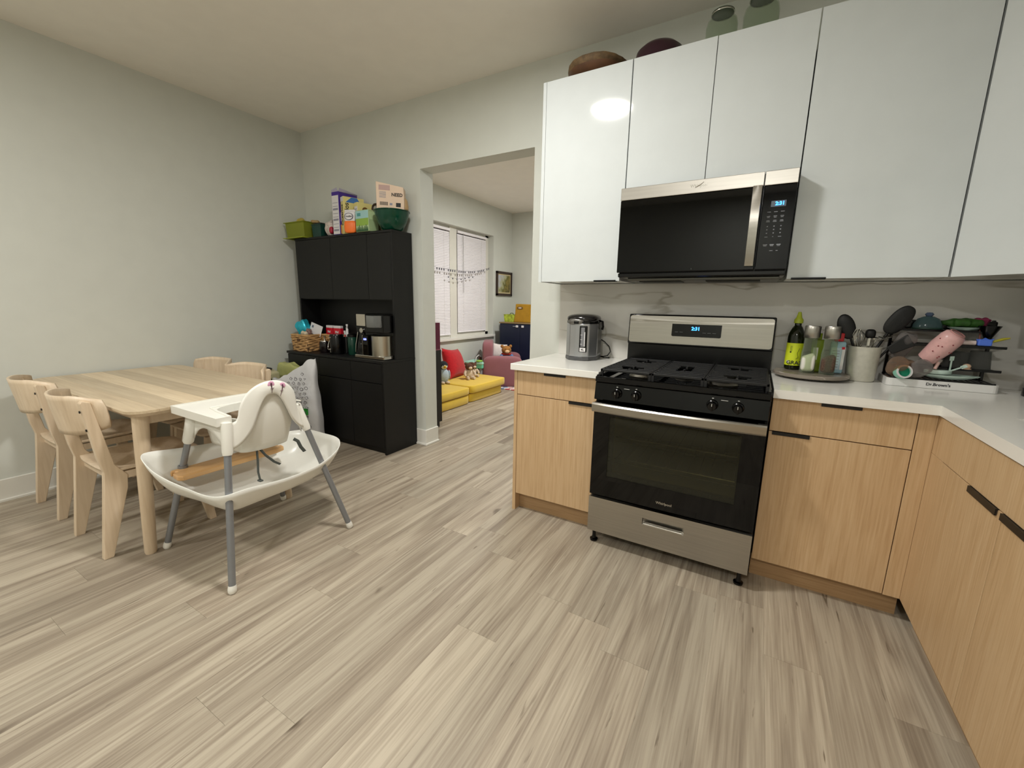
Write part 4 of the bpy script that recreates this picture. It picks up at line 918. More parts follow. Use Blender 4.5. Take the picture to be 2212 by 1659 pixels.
basket('wicker_basket', 'woven wicker basket at the left end of the hutch counter', -2.975, -.255, .112, .095, .148, .05)
basket('wicker_basket', 'woven wicker basket half hidden behind the dark mugs', -2.70, -.125, .15, .075, .15)
pouch((-3.045, -.25, ZC+.205), (.065, .04, .075), pm('cyan_foil', '#2fb3c9', .25, mottle=.25, mscale=25, metal=.3), 'foil_pouch', 'shiny turquoise foil pouch standing in the left wicker basket', rot=(.1, -.3, .2), amp=.008, group=CG)
t = thing('card', 'white card with a small dark square standing in the left basket', 'card', (-2.925, -.22, ZC+.15), rot=(-.15, .28, .1), group=CG)
MB().box(-.075, .075, -.001, .001, 0, .10, b=.0005, seg=1).build('card_sheet', wp, t); MB().box(-.055, -.035, -.0016, -.001, .055, .078).build('print_square', pm('print_slate', '#5b6678', .5), t)
pouch((-2.99, -.24, ZC+.17), (.055, .03, .045), pm('photo_pack', '#8b6a62', .4, mottle=.6, mscale=45), 'snack_packet', 'small colourful packet leaning in the left basket below the card', rot=(.2, .6, 0), group=CG)
pouch((-2.96, -.30, ZC+.155), (.04, .02, .03), pm('cream_wrapper', '#cdbfa4', .5), 'wrapper', 'cream wrapper hanging over the rim of the left basket', rot=(.5, .2, 0), group=CG)
red = pm('packet_red', '#c3182b', .35)
for k, (x, lab) in enumerate(((-2.80, 'red and white coffee packet standing at the left in the rear basket'), (-2.69, 'red and white coffee packet standing at the right in the rear basket'))):
    t = thing('coffee_packet', lab, 'packet', (x, -.135, ZC+.13), -.05+.1*k, group='red packets in the rear basket')
    MB().box(-.048, .048, -.018, .018, 0, .085, b=.004).build('packet', red, t); MB().box(-.047, .047, -.016, .016, .085, .108, b=.003).build('top_band', wp, t)
    text('Mel', .030, wp, t, (0, -.0185, .05), name='packet_lettering', bold=.0006)
t = thing('dropper_bottles', 'cluster of small clear bottles with white caps above the black mug', 'bottles', (-2.545, -.165, ZC), group=CG)
MB().lathe([(0, 0), (.042, 0), (.045, .002), (.045, .150), (.040, .150), (.040, .01), (0, .01)], n=24).build('holder', pm('holder_black', '#0d0d0e', .25), t, smooth=40)
for (dx, dy, h_, c) in ((-.02, 0, .20, '#d9d4d4'), (.0, .01, .23, '#dddada'), (.022, -.005, .26, '#e6e4e4'), (.01, -.02, .19, '#d24a5c')):
    q = MB().lathe([(0, .02), (.011, .02), (.011, h_-.045), (.004, h_-.038), (.004, h_-.022), (0, h_-.022)], c=(dx, dy, 0), n=12).build('bottle', pm('vial_'+c[1:], c, .2), t, smooth=40)
    MB().lathe([(0, h_-.022), (.008, h_-.022), (.010, h_), (0, h_)], c=(dx, dy, 0), n=12).build('cap', wp, q, smooth=40)
# dark mugs / moka pot / electric kettle shapes
dk = pm('dark_ceramic', '#120b0d', .15)
t = thing('sugar_jar', 'small dark jar with a steel lid knob in front of the rear basket', 'jar', (-2.73, -.255, ZC), group=CG)
MB().lathe([(0, 0), (.045, 0), (.05, .01), (.05, .085), (.044, .10), (0, .10)], n=24).build('jar_body', dk, t, smooth=40)
MB().lathe([(0, .10), (.042, .10), (.040, .108), (.010, .11), (.008, .13), (.012, .15), (0, .152)], n=20).build('lid', steelp, t, smooth=40)
t = thing('milk_frother', 'black cylinder milk frother with a curved chrome side pipe', 'frother', (-2.555, -.26, ZC), group=CG)
MB().lathe([(0, 0), (.06, 0), (.062, .006), (.06, .165), (.055, .175), (0, .175)], n=28).build('housing', blackst, t, smooth=40)
MB().tube([(-.055, -.035, .115), (-.062, -.045, .08), (-.055, -.055, .045), (-.035, -.06, .035), (-.015, -.064, .045)], .004, 8).build('pipe', steelp, t, smooth=60)
b = MB()
for k in range(3): b.cyl((-.005, -.064, .022+.012*k), (-.005, -.069, .022+.012*k), .005, n=8)
b.build('buttons', steelp, t); MB().box(-.03, -.002, -.062, -.058, .143, .153, b=.002).build('badge', steelp, t)
t = thing('travel_mug', 'dark green glass travel mug left of the coffee machine', 'mug', (-2.385, -.23, ZC), group=CG)
MB().lathe([(0, 0), (.036, 0), (.040, .005), (.042, .155), (.040, .158), (0, .158)], n=28).build('cup', pm('bottle_green', '#12382c', .12), t, smooth=40)
MB().lathe([(0, .158), (.042, .158), (.042, .178), (.03, .185), (0, .185)], n=28).build('lid', blackst, t, smooth=40)
t = thing('espresso_grinder', 'black angled grinder with a steel strip beside the coffee machine', 'grinder', (-2.29, -.19, ZC), group=CG)
MB().prism([(-.055, 0), (.045, 0), (.045, .25), (-.02, .25), (-.045, .10)], 'X', -.045, .045, bev=.006).build('housing', blackst, t)
MB().tube([(-.04, -.055, .03), (-.036, -.052, .10), (-.022, -.035, .215)], .004, 8).build('steel_strip', steelp, t, smooth=60)
MB().box(-.02, -.008, -.035, -.028, .235, .26, b=.002).build('lever', pm('lever_cream', '#cfcab0', .4), t)
t = thing('coffee_machine', 'black coffee machine with brushed steel front and water tank', 'coffee machine', (-2.07, -.19, ZC), group=CG); 
MB().box(-.155, .185, -.04, .13, .012, .365, b=.012).build('housing', blackst, t)
MB().box(-.155, .185, -.155, .0, .0, .030, b=.006).build('base_tray', steelp, t)
bd = pm('machine_steel', '#b5b0a3', .3, metal=1)
MB().lathe([(0, .028), (.088, .028), (.088, .19), (0, .19)], c=(.09, -.075, 0), n=32, sy=.95).build('steel_front', bd, t, smooth=40)
ds = MB().box(-.055, .008, -.153, -.05, .03, .188, b=.003).build('display_panel', blackgl, t)
text('5:35', .02, pm('violet_digits', '#4a4aff', .5, emit='#6a74ff', es=4), ds, (-.022, -.1545, .160), name='clock_digits', bold=.0006)
MB().box(-.062, -.052, -.150, -.05, .03, .192, b=.002).build('steel_edge', bd, ds)
MB().lathe([(0, .05), (.042, .05), (.046, .06), (.046, .12), (.036, .155), (.03, .16), (.0, .16)], c=(-.125, -.085, -.02), n=24).build('carafe', glassy('carafe_glass', '#30302e', .05, .4), t, smooth=40)
MB().box(-.125, .185, -.15, -.03, .215, .36, b=.008).build('head', blackst, t)
MB().box(-.115, -.012, -.154, -.149, .268, .362, b=.002).build('water_panel', pm('grey_panel', '#a39d8d', .4), t)
MB().lathe([(.0, .262), (.085, .262), (.09, .27), (.088, .355), (.084, .355), (.084, .27), (0, .268)], c=(.092, -.115, 0), n=32).build('water_tank', glassy('tank_glass', '#b9bbb8', .08, .25), t, smooth=40)
MB().cyl((.07, -.15, .27), (.07, -.15, .345), .012, n=12).build('filter', pm('filter_grey', '#8f8f8c', .4), t)
MB().at(Matrix.Translation((-.045, -.151, .232)) @ Matrix.Rotation(PI/2, 4, 'X')).lathe([(0, 0), (.022, 0), (.020, .018), (0, .020)], n=24).build('dial', steelp, t, smooth=40)

# ---- bags on the floor by the hutch
t = thing('paper_bag', 'tall paper pet-food bag with bold black lettering behind the dining chairs', 'bag', (-3.085, -.665, 0), rz=.30)
MB().prism([(-.15, 0), (.15, 0), (.155, .35), (.145, .62), (.05, .655), (-.135, .64), (-.155, .35)], 'Y', -.065, .065, bev=.012).build('bag_body', pm('bag_cream', '#c9c29c', .5), t)
text('ACANA', .115, blk, t, (0, -.068, .55), name='bag_lettering', bold=.004)
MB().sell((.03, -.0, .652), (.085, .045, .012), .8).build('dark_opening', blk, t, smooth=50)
t = thing('plastic_bag', 'yellow-green plastic bag standing behind the lettered paper bag', 'bag', (-3.0, -.437, 0))
def lump(p): return p*(1+.03*math.sin(p.x*40+p.z*20)+.03*math.sin(p.y*50+p.z*33))
MB().sell((0, 0, .345), (.20, .040, .345), .45, nu=30, nv=20, fn=lump).build('bag_body', pm('bag_lime', '#aeb070', .35, mottle=.12, mscale=14), t, smooth=50)
# big white printed bag
t = thing('printed_bag', 'large white plastic bag printed with grey doodles and a green label', 'bag', (-2.69, -.60, 0), rz=.50)
def wbag(u, v):
    a = u*2*PI; z = v
    w_ = .235*(1-.10*(v > .8)*(v-.8)*5); 
    prof = [(.0, 0), (.0, .0)]
    c, s_ = math.cos(a), math.sin(a); e = .5
    hx = math.copysign(abs(c)**e, c)*(.212-.02*v); hy = math.copysign(abs(s_)**e, s_)*(.085*(1-v**3*.85))
    top = .62+.165*max(0, (hx+.05)/.25)**.8 if hx > -.05 else .62+.25*(hx+.05)
    zz = v*top
    wr = .006*math.sin(zz*30+a*3)+.005*math.sin(zz*17+hx*40)
    return Vector((hx+.004*math.sin(zz*9)*(hx > 0)+wr*.3, hy+wr*.35, zz+.012*math.sin(hx*60)*(v > .95)))
MB().grid(wbag, 60, 26, wrapu=True).build('bag_body', pm('bag_white', '#cfcfcf', .35, mottle=.04, mscale=12, bump=.5, bscale=22), t, smooth=60)
# printed doodles: little outline shapes as thin raised print on the front
doo = pm('doodle_grey', '#4f4c4f', .6); rnd = random.Random(11); b = MB()
def front(x): # y of bag front at x,z
    return -.093
def doodle(bm_, x, z, s_, kind, rot_):
    n_ = {0: 12, 1: 4, 2: 3, 3: 6}[kind]; P_ = []
    for k in range(n_):
        a = 2*PI*k/n_+rot_; P_.append((x+s_*math.cos(a)*(1 if k % 2 or kind < 3 else .5), z+s_*math.sin(a)))
    bm_.tube([(px, front(px)-.012, pz) for px, pz in P_], .0022, 4, closed=True)
    if kind != 0: bm_.tube([(x-s_*.4, front(x)-.002, z), (x+s_*.5, front(x)-.002, z+s_*.2)], .0014, 4)
for r in range(13):
    for c_ in range(9):
        x = -.20+c_*.041+(r % 2)*.02+rnd.uniform(-.006, .006); z = .16+r*.041+rnd.uniform(-.006, .006)
        top = .60+.14*max(0, (x+.05)/.25) if x > -.05 else .60+.25*(x+.05)
        if z > top-.03 or x > .155 or (x < .06 and z < .42): continue
        doodle(b, x, z, .012+rnd.uniform(-.002, .003), rnd.choice((0, 1, 2, 3)), rnd.uniform(0, 3))
o = b.build('printed_doodles', doo, t); o['kind'] = 'stuff'
MB().box(-.10, .145, -.0975, -.092, .30, .355).build('green_label', pm('label_green', '#2c9a35', .4), t)
text('less but out', .030, blk, t, (.0, -.098, .40), name='bag_lettering')
text('of doom', .024, blk, t, (-.02, -.098, .37), name='bag_lettering')
MB().box(.03, .06, -.0985, -.0975, .322, .335).build('label_print', wp, t)

# ================================================================ TOP OF THE WALL CABINETS
ZT = UT+.001
t = thing('wooden_bowl', 'shallow live-edge wooden bowl on top of the left wall cabinet', 'bowl', (-.265, -.185, ZT))
def bark(p): return p
def bowlq(prof, n=64):
    def q(u, v):
        i = v*(len(prof)-1); k = min(int(i), len(prof)-2); f = i-k; r = prof[k][0]+(prof[k+1][0]-prof[k][0])*f; z = prof[k][1]+(prof[k+1][1]-prof[k][1])*f
        w_ = 1+.02*math.sin(u*2*PI*5)+.008*math.sin(u*2*PI*17)*(z > .07); a = u*2*PI; return Vector((r*w_*math.cos(a), r*w_*math.sin(a)*.93, z+.003*math.sin(u*2*PI*3)*(z > .07)))
    return MB().grid(q, n, len(prof)-1, wrapu=True)
bowlq([(0.001, 0), (.09, 0), (.125, .015), (.15, .035), (.158, .05)]).build('underside', pm('wood_red', '#583a24', .5, mottle=.25, mscale=12), t, smooth=60)
bowlq([(.158, .05), (.166, .062), (.163, .082), (.152, .084), (.145, .07), (.11, .03), (.08, .012), (.001, .012)]).build('bark_rim', pm('bark', '#5f4a2f', .7, mottle=.45, mscale=30, bump=.6, bscale=60), t, smooth=40)
solo('plum_bowl', MB().lathe([(0, .110), (.05, .109), (.09, .100), (.115, .078), (.124, .045), (.127, .005), (.130, 0), (.122, 0), (.118, .045), (.108, .072), (.085, .092), (0, .104)], n=48), pm('plum_glaze', '#2c101c', .3), (.07, -.17, ZT), 'dark plum bowl turned upside down on top of the wall cabinet', 'bowl', smooth=50)
jg = glassy('jar_glass', '#edf1ea', .03, .02, edge=.12)
def jar(x, y, r, h, label):
    t = thing('glass_jar', label, 'jar', (x, y, ZT), group='glass jars above the wall cabinets')
    MB().lathe([(0, 0), (r*.92, 0), (r, .012), (r, h*.62), (r*.92, h*.76), (r*.66, h*.86), (r*.66, h*.94), (r*.70, h*.95), (r*.70, h*.97), (r*.62, h*.97), (r*.62, h*.86), (r*.88, h*.74), (r*.96, h*.6), (r*.96, .02), (0, .01)], n=40).build('glass', jg, t, smooth=50)
    MB().lathe([(0, h*.955), (r*.60, h*.955), (r*.72, h*.975), (r*.72, h*.995), (r*.5, h*1.02), (0, h*1.03)], n=32).build('lid', glassy('lid_glass', '#7f8a78', .05, .3), t, smooth=50)
    MB().tube([(r*.71*math.cos(a/16*2*PI), r*.71*math.sin(a/16*2*PI), h*.95) for a in range(16)], .003, 6, closed=True).build('clamp_wire', steelp, t, smooth=60)
jar(.365, -.20, .070, .165, 'clear glass jar with clamp lid on the wall cabinets, the left of two')
jar(.530, -.20, .074, .178, 'clear glass jar with clamp lid on the wall cabinets, the right of two')
# ================================================================ COUNTER ITEMS
ZK = CT1+.001
# hot water dispenser
t = thing('water_dispenser', 'silver and black electric hot water dispenser left of the range', 'water dispenser', (-.272, -.175, ZK), rz=.12)
R_, n_ = .098, 8
def octa(r, k=.80): return [(r, -r*.45), (r, r*.8), (r*.7, r*1.15), (-r*.7, r*1.15), (-r, r*.8), (-r, -r*.45), (-r*.62, -r*1.08), (-r*.25, -r*1.2), (r*.25, -r*1.2), (r*.62, -r*1.08)]
MB().prism(octa(R_*1.02), 'Z', 0, .022, bev=.003).build('base', pm('dispenser_grey', '#4d4d4e', .4), t)
sv = pm('dispenser_silver', '#a9aaad', .28, metal=.85)
MB().prism(octa(R_), 'Z', .022, .225, bev=.005).build('housing', sv, t)
MB().box(R_*.86, R_*1.004, -R_*.3, R_*.75, .035, .23, b=.003).build('side_cover', pm('dispenser_dark', '#2e2e2c', .3, metal=.6), t)
b = MB(); b.prism(octa(R_*1.0), 'Z', .225, .240, bev=.003); b.build('collar', blackst, t)
MB().sell((0, .0, .252), (R_*1.02, R_*1.22, .030), .75, nu=28).build('lid', pm('lid_dark', '#1d1b1a', .15), t, smooth=60)
MB().sell((-.02, -R_*.98, .235), (.052, .026, .022), .7).build('spout', pm('spout_grey', '#6a6762', .3, metal=.5), t, smooth=60)
MB().box(-.034, -.004, -R_*1.28, -R_*1.15, .222, .240, b=.004).build('spout_nozzle', blackst, t)
w1 = MB().box(.002, .050, -R_*1.215, -R_*1.1, .052, .212, b=.004).build('gauge_frame', blackst, t)
MB().box(.012, .036, -R_*1.23, -R_*1.2, .085, .202, b=.002).build('gauge_window', pm('gauge_grey', '#77777a', .2), w1)
MB().box(.034, .039, -R_*1.24, -R_*1.21, .088, .175, b=.001).build('gauge_tube', wp, w1)
for k in range(3): MB().box(.010, .022, -R_*1.235, -R_*1.22, .100+k*.028, .102+k*.028).build('gauge_mark', wp, w1)
lb = MB().box(.008, .044, -R_*1.235, -R_*1.21, .056, .080, b=.002).build('gauge_label', wp, w1)
text('4L', .018, blk, lb, (.026, -R_*1.238, .068), name='size_lettering', bold=.0003)
MB().tube([(R_*1.0, .02, .238), (R_*1.12, .03, .235), (R_*1.16, .035, .205), (R_*1.10, .035, .185)], .007, 10).build('carry_handle', blackst, t, smooth=60)
cd = MB().tube([(R_*.9, .10, .12), (R_*1.15, .11, .105), (R_*1.5, .10, .075), (R_*1.62, .09, .045), (R_*1.45, .085, .018), (R_*1.2, .08, .012), (R_*1.0, .075, .012), (R_*1.25, .06, .008), (R_*1.6, .07, .006), (R_*1.5, .10, .006)], .0035, 8).build('power_cord', blackst, t, smooth=60)

# turntable with bottles
t = thing('turntable', 'round marbled turntable holding bottles right of the range', 'turntable', (.925, -.175, ZK))
MB().lathe([(0, 0), (.10, 0), (.10, .008), (0, .008)], n=32).build('swivel_base', blackst, t, smooth=40)
MB().lathe([(0, .009), (.150, .009), (.158, .014), (.158, .024), (.154, .028), (0, .028)], n=64).build('marble_disc', marble('dark_marble', '#857c70', '#c9c2b4', 9, .25, .6), t, smooth=40)
ZB = ZK+.029
BG = 'bottles on the turntable'
# olive oil squeeze bottle
t = thing('oil_bottle', 'dark green olive oil squeeze bottle with a yellow label and nozzle', 'bottle', (.852, -.115, ZB), rz=.0, group=BG)
MB().lathe([(0, 0), (.034, 0), (.037, .008), (.037, .165), (.034, .185), (.022, .213), (.015, .222), (.015, .235), (0, .235)], n=32).build('bottle', pm('oil_green', '#161a08', .10), t, smooth=40)
lb = MB().lathe([(.0374, .022), (.0378, .022), (.0378, .135), (.0374, .135)], n=40, close=True).build('label', pm('label_chartreuse', '#d4e02e', .4), t, smooth=40)
MB().lathe([(0, .235), (.020, .235), (.020, .252), (.013, .262), (.007, .290), (.004, .292), (0, .292)], n=24).build('nozzle_cap', pm('cap_chartreuse', '#a9b52c', .4), t, smooth=40)
text('GRAZA', .026, blk, lb, (.012, -.0388, .036), name='label_lettering', bold=.0004)
for k in range(4): MB().box(-.022, -.008, -.0374+.003, -.0360+.0, .118-k*.007, .120-k*.007).build('label_print', pm('print_olive', '#6d7420', .5), lb)
MB().box(-.030, -.018, -.0325, -.0285, .034, .046).build('barcode', wp, lb)
MB().at(Matrix.Translation((-.018, -.0345, .090))).sell((0, 0, 0), (.004, .001, .004), 1, nu=8, nv=6).build('label_emblem', blk, lb)
MB().tube([(.018, -.0345, .11), (.010, -.0375, .085), (.016, -.0355, .065), (.006, -.0385, .055)], .0007, 5).build('label_drawing', blk, lb)
# two cruets
cg = glassy('cruet_glass', '#eef2e8', .02, .03, edge=.18)
def cruet(x, y, label, fm, fh, oil):
    t = thing('dispenser_jar', label, 'shaker', (x, y, ZB), group=BG)
    MB().lathe([(0, 0), (.030, 0), (.031, .004), (.031, .100), (.027, .125), (.027, .170), (.0255, .170), (.0255, .126), (.0295, .10), (.0295, .006), (0, .006)], n=36).build('glass', cg, t, smooth=40)
    c = MB().lathe([(0, .170), (.030, .170), (.031, .172), (.031, .224), (.029, .228), (0, .228)], n=36).build('steel_cap', steel, t, smooth=40)
    MB().box(-.006, .034, -.008, .020, .172, .226, b=.003).build('cap_flap', blackst, c)
    def hp(p): return Vector((p.x, p.y, p.z*(1+.18*math.sin(p.x*70)) if p.z > 0 else p.z))
    MB().sell((0, 0, .007+fh/2), (.028, .028, fh/2), .45, nu=24, nv=14, fn=hp).build('contents', fm, t, smooth=40)
cruet(.905, -.215, 'glass shaker with steel cap filled with white salt', pm('salt', '#e9e6dc', .9, bump=.4, bscale=500), .082, 0)
cruet(.983, -.225, 'glass shaker with steel cap filled with brown peppercorns', pm('pepper', '#5a4538', .9, bump=1, bscale=250, mottle=.5, mscale=250), .082, 0)
# green tinted glass oil bottle behind
t = thing('oil_bottle', 'square glass bottle of pale green oil standing between the two shakers', 'bottle', (.945, -.135, ZB), group=BG)
MB().box(-.026, .026, -.026, .026, 0, .16, b=.008).lathe([(.012, .158), (.012, .19), (0, .19)], n=16).build('glass', pm('green_oil', '#8fa52c', .1, trans=.4), t)
MB().box(-.020, .0, -.0268, -.0255, .06, .12).build('label', wp, t)
MB().lathe([(0, .19), (.011, .19), (.009, .205), (0, .207)], n=16).build('pourer', pm('pourer_white', '#cfcaca', .3), t, smooth=40)
t = thing('spray_bottle', 'pale blue labelled bottle with a red cap at the right of the turntable', 'bottle', (1.022, -.15, ZB), group=BG)
MB().box(-.030, .030, -.018, .018, 0, .155, b=.008).build('bottle', pm('bottle_blue', '#8fb0bd', .3, mottle=.1, mscale=40), t)
MB().box(-.026, .014, -.0188, -.0175, .02, .125).build('label', pm('label_ice', '#b4c6cf', .4), t)
for k in range(7): MB().box(-.022, .008, -.0194, -.0186, .03+k*.013, .033+k*.013).build('label_print', ink, t)
MB().box(.016, .028, -.0188, -.0175, .02, .13).build('label_edge', wp, t)
MB().box(.014, .026, -.0192, -.0184, .118, .130).build('label_red', red, t)
MB().box(-.018, .018, -.014, .014, .155, .195, b=.004).build('red_cap', pm('cap_red', '#b3121c', .35), t)
# utensil crock
t = thing('utensil_crock', 'off-white speckled stoneware crock full of cooking utensils', 'crock', (1.128, -.125, ZK))
MB().lathe([(0, 0), (.050, 0), (.055, .006), (.064, .158), (.067, .165), (.061, .165), (.056, .15), (.048, .012), (0, .010)], n=48).build('crock_body', pm('stoneware', '#c5c2b4', .45, mottle=.06, mscale=60, bump=.2, bscale=300), t, smooth=40)
UG = 'utensils in the crock'; sil = pm('black_silicone', '#0b0b0b', .45)
base = Vector((1.128, -.125, ZK+.02))
def stick(mb, top, r, bottom=(0, 0, .0)):
    mb.cyl(Vector(bottom), Vector(top), r, n=10); return mb
def utensil(name, label, build): 
    t = thing(name, label, 'utensil', base, group=UG); build(t)
def spoon(t):
    top = Vector((-.062, -.01, .185)); stick(MB(), top, .005, (.01, 0, 0)).build('handle', sil, t, smooth=40)
    MB().at(Matrix.Translation(top+Vector((-.022, 0, .050))) @ Matrix.Rotation(-.35, 4, 'Y')).sell((0, 0, 0), (.035, .010, .062), 1).build('spoon_head', sil, t, smooth=60)
utensil('cooking_spoon', 'black silicone cooking spoon leaning left in the crock', spoon)
def spat(t):
    top = Vector((.075, .01, .21)); stick(MB(), top, .006, (-.015, 0, 0)).build('handle', sil, t, smooth=40)
    MB().at(Matrix.Translation(top+Vector((.030, 0, .058))) @ Matrix.Rotation(.55, 4, 'Y')).sell((0, 0, .005), (.038, .008, .072), .85, nu=24, nv=16).build('spatula_head', sil, t)
utensil('turner', 'large black silicone turner rising at the right of the crock', spat)
def whisk(t):
    stick(MB(), (-.022, .0, .13), .005, (-.01, 0, 0)).build('handle', steelp, t, smooth=40)
    for k in range(5):
        a = k*PI/5; P_ = []
        for q in range(13):
            th_ = q/12*PI; r = .026*math.sin(th_)**.8; z = .130+.095*(1-abs(2*q/12-1)**1.6); s_ = 1 if q < 6.5 else -1
            rr = .030*math.sin(q/12*PI)**.7*(1 if q <= 6 else -1) if q != 6 else 0
            P_.append((-.022+math.cos(a)*rr+(-.018)*(z-.13)/.095*.6, math.sin(a)*rr, z))
        P_ = [p for p in P_]
        # balloon loop: up one side and down the other
        L1 = [(-.022-.011*(s/8)+math.cos(a)*.028*math.sin(s/8*PI*.5)**.8*(1 if s < 8 else 1)*(math.cos(max(0, s-5)/3*PI/2)), math.sin(a)*.028*math.sin(s/8*PI*.5)**.8*math.cos(max(0, s-5)/3*PI/2), .13+.095*s/8) for s in range(9)]
        L2 = [(2*(-.022-.011*((8-s)/8))-L1[8-s][0], -L1[8-s][1], L1[8-s][2]) for s in range(1, 9)]
        MB().tube(L1+L2, .0013, 5).build('wire', steelp, t, smooth=60)
utensil('whisk', 'steel balloon whisk standing in the crock', whisk)
def masher(t):
    MB().tube([(.02, -.01, 0), (.024, -.02, .15), (.030, -.03, .178)], .004, 8).build('handle', steelp, t, smooth=60)
    P_ = []
    for k in range(5): P_ += [(.018+k*.016, -.055, .185+k*.003), (.018+k*.016+.008, -.005, .190+k*.003)]
    MB().tube(P_, .003, 6).build('masher_grid', steelp, t, smooth=60)
    MB().tube([(.030, -.03, .172), (.05, -.03, .180), (.086, -.03, .196)], .003, 6).build('masher_arm', steelp, t, smooth=60)
utensil('potato_masher', 'wire potato masher with zigzag head in the crock', masher)
def tongs(t):
    for s_ in (-1, 1): MB().tube([(.002, s_*.004, 0), (.010, s_*.008, .12), (.012, s_*.008, .185)], .005, 6, flat=.5).build('arm', steelp, t, smooth=60)
    MB().sell((.012, 0, .205), (.020, .016, .022), .7).build('black_head', sil, t, smooth=50)
utensil('tongs', 'steel tongs with black heads upright in the middle of the crock', tongs)
def ladle(t):
    stick(MB(), (.095, -.03, .165), .005, (0, 0, 0)).build('handle', sil, t, smooth=40)
    MB().at(Matrix.Translation((.118, -.04, .16)) @ Matrix.Rotation(.9, 4, 'Y')).prism([(-.02, -.045), (.018, -.045), (.030, .04), (-.03, .045)], 'Y', -.004, .004, bev=.003).build('spatula_head', sil, t)
utensil('slotted_turner', 'black turner lying low over the right rim of the crock', ladle)
def sp2(t):
    stick(MB(), (-.045, -.015, .17), .003, (0, 0, 0)).build('handle', steelp, t, smooth=40)
    for k in range(3): MB().tube([(-.045, -.015, .165), (-.055+k*.01, -.016, .20), (-.045+k*.008, -.016, .232)], .0012, 5).build('wire', steelp, t, smooth=60)
utensil('strainer', 'thin wire utensil beside the black spoon in the crock', sp2)

# drying rack: white tray, black grid, upper shelf
DX0, DX1, DY0, DY1 = 1.212, 1.575, -.205, -.03
t = thing('drying_rack', 'baby bottle drying rack with white tray and black shelves in the corner', 'drying rack', ((DX0+DX1)/2, (DY0+DY1)/2, ZK)); off = t.location[:]
b = MB(); out = rr_poly(DX0, DX1, DY0, DY1, .02, 4); inn = rr_poly(DX0+.006, DX1-.006, DY0+.006, DY1-.006, .016, 4); n = len(out); V = []
for P_, z in ((out, ZK), (out, ZK+.034), (inn, ZK+.034), (inn, ZK+.008)): V += [(x, y, z) for x, y in P_]
b._add(V, [(r*n+i, r*n+(i+1) % n, (r+1)*n+(i+1) % n, (r+1)*n+i) for r in range(3) for i in range(n)]+[tuple(range(n)), tuple(range(3*n, 4*n))]); tray = b.build('tray', pm('tray_white', '#dcdbd8', .35), t, off=off)
text("Dr.Brown's", .017, pm('logo_dark', '#26262c', .5), tray, Vector((1.385, DY0-.0006, ZK+.018))-Vector(off), name='brand_lettering', bold=.0004)
b = MB()
for k in range(17): x = DX0+.02+k*(DX1-DX0-.04)/16; b.box(x-.0018, x+.0018, DY0+.012, DY1-.012, ZK+.034, ZK+.039)
b.box(DX0+.012, DX1-.012, DY0+.010, DY0+.016, ZK+.033, ZK+.040); b.box(DX0+.012, DX1-.012, DY1-.016, DY1-.010, ZK+.033, ZK+.040)
b.build('drip_grid', blackst, t, off=off)
b = MB()
for zz in (ZK+.085, ZK+.185): 
    for k in range(9): y = DY0+.055+k*.012; b.box(DX0+.16 if zz < 1.05 else DX0+.02, DX1-.002, y-.002, y+.002, zz, zz+.005)
    b.box(DX0+.16 if zz < 1.05 else DX0+.02, DX1+.008, DY0+.045, DY0+.051, zz-.003, zz+.008, b=.002); b.box(DX0+.02, DX1, DY1-.012, DY1-.006, zz, zz+.006)
b.build('wire_shelf', blackst, t, off=off)
b = MB()
for x in (DX0+.02, DX1-.01): b.box(x-.006, x+.006, DY1-.018, DY1-.006, ZK+.03, ZK+.30, b=.002)
b.box(DX0+.0, DX1-.0, DY1-.03, DY1-.006, ZK+.255, ZK+.295, b=.006); b.build('rear_frame', blackst, t, off=off)
b = MB(); b.box(DX0+.02, DX1-.02, DY1-.085, DY1-.01, ZK+.245, ZK+.252); b.build('top_shelf', blackst, t, off=off)
RG = 'baby things on the drying rack'
clr = glassy('clear_plastic', '#e6e2e0', .06, .06, edge=.22); clb = glassy('amber_plastic', '#e4d2c0', .08, .08, edge=.22)
def tilt(dx, dy): return Matrix.Rotation(dy, 4, 'Y') @ Matrix.Rotation(dx, 4, 'X')
def cupthing(name, label, c, r, h, m, rot, cat='cup', ringm=None):
    t = thing(name, label, cat, c, rot=rot, group=RG)
    MB().lathe([(r*.80, 0), (r, h*.5), (r*.98, h*.82), (r*.85, h*.95), (r*.6, h), (0, h), (0, h-.003), (r*.58, h-.003), (r*.82, h*.93), (r*.94, h*.8), (r*.96, h*.5), (r*.78, 0)], n=36).build('body', m, t, smooth=50)
    if ringm: MB().lathe([(r*.55, h+.0005), (r*.66, h+.0005), (r*.66, h+.003), (r*.55, h+.003)], n=30, close=True).build('foot_ring', ringm, t, smooth=40)
    return t
cupthing('baby_bottle', 'clear baby bottle upside down at the upper left of the rack', (1.245, -.115, ZK+.125), .037, .115, clr, (0.25, .3, 0), 'bottle', clr)
pk_ = pm('cup_pink', '#d8a9a6', .3, mottle=.06, mscale=90)
t = cupthing('sippy_cup', 'large pink speckled cup tilted upside down over the rack', (1.345, -.15, ZK+.125), .043, .145, pk_, (.35, .52, 0), 'cup', pm('cup_pink_dark', '#c8928e', .3))
b = MB(); rnd = random.Random(3)
for k in range(9): a = PI+.6+rnd.uniform(0, 2.0); z = rnd.uniform(.03, .12); b.sell((.0435*math.cos(a), .0435*math.sin(a), z), (.0028, .0028, .0028), 1, nu=8, nv=5)
b.build('printed_dots', pm('dot_maroon', '#8b3a40', .5), t)
cupthing('breast_shield', 'amber-tinted clear round cup at the left middle of the rack', (1.238, -.16, ZK+.065), .037, .075, clb, (.9, .15, 0), 'cup')
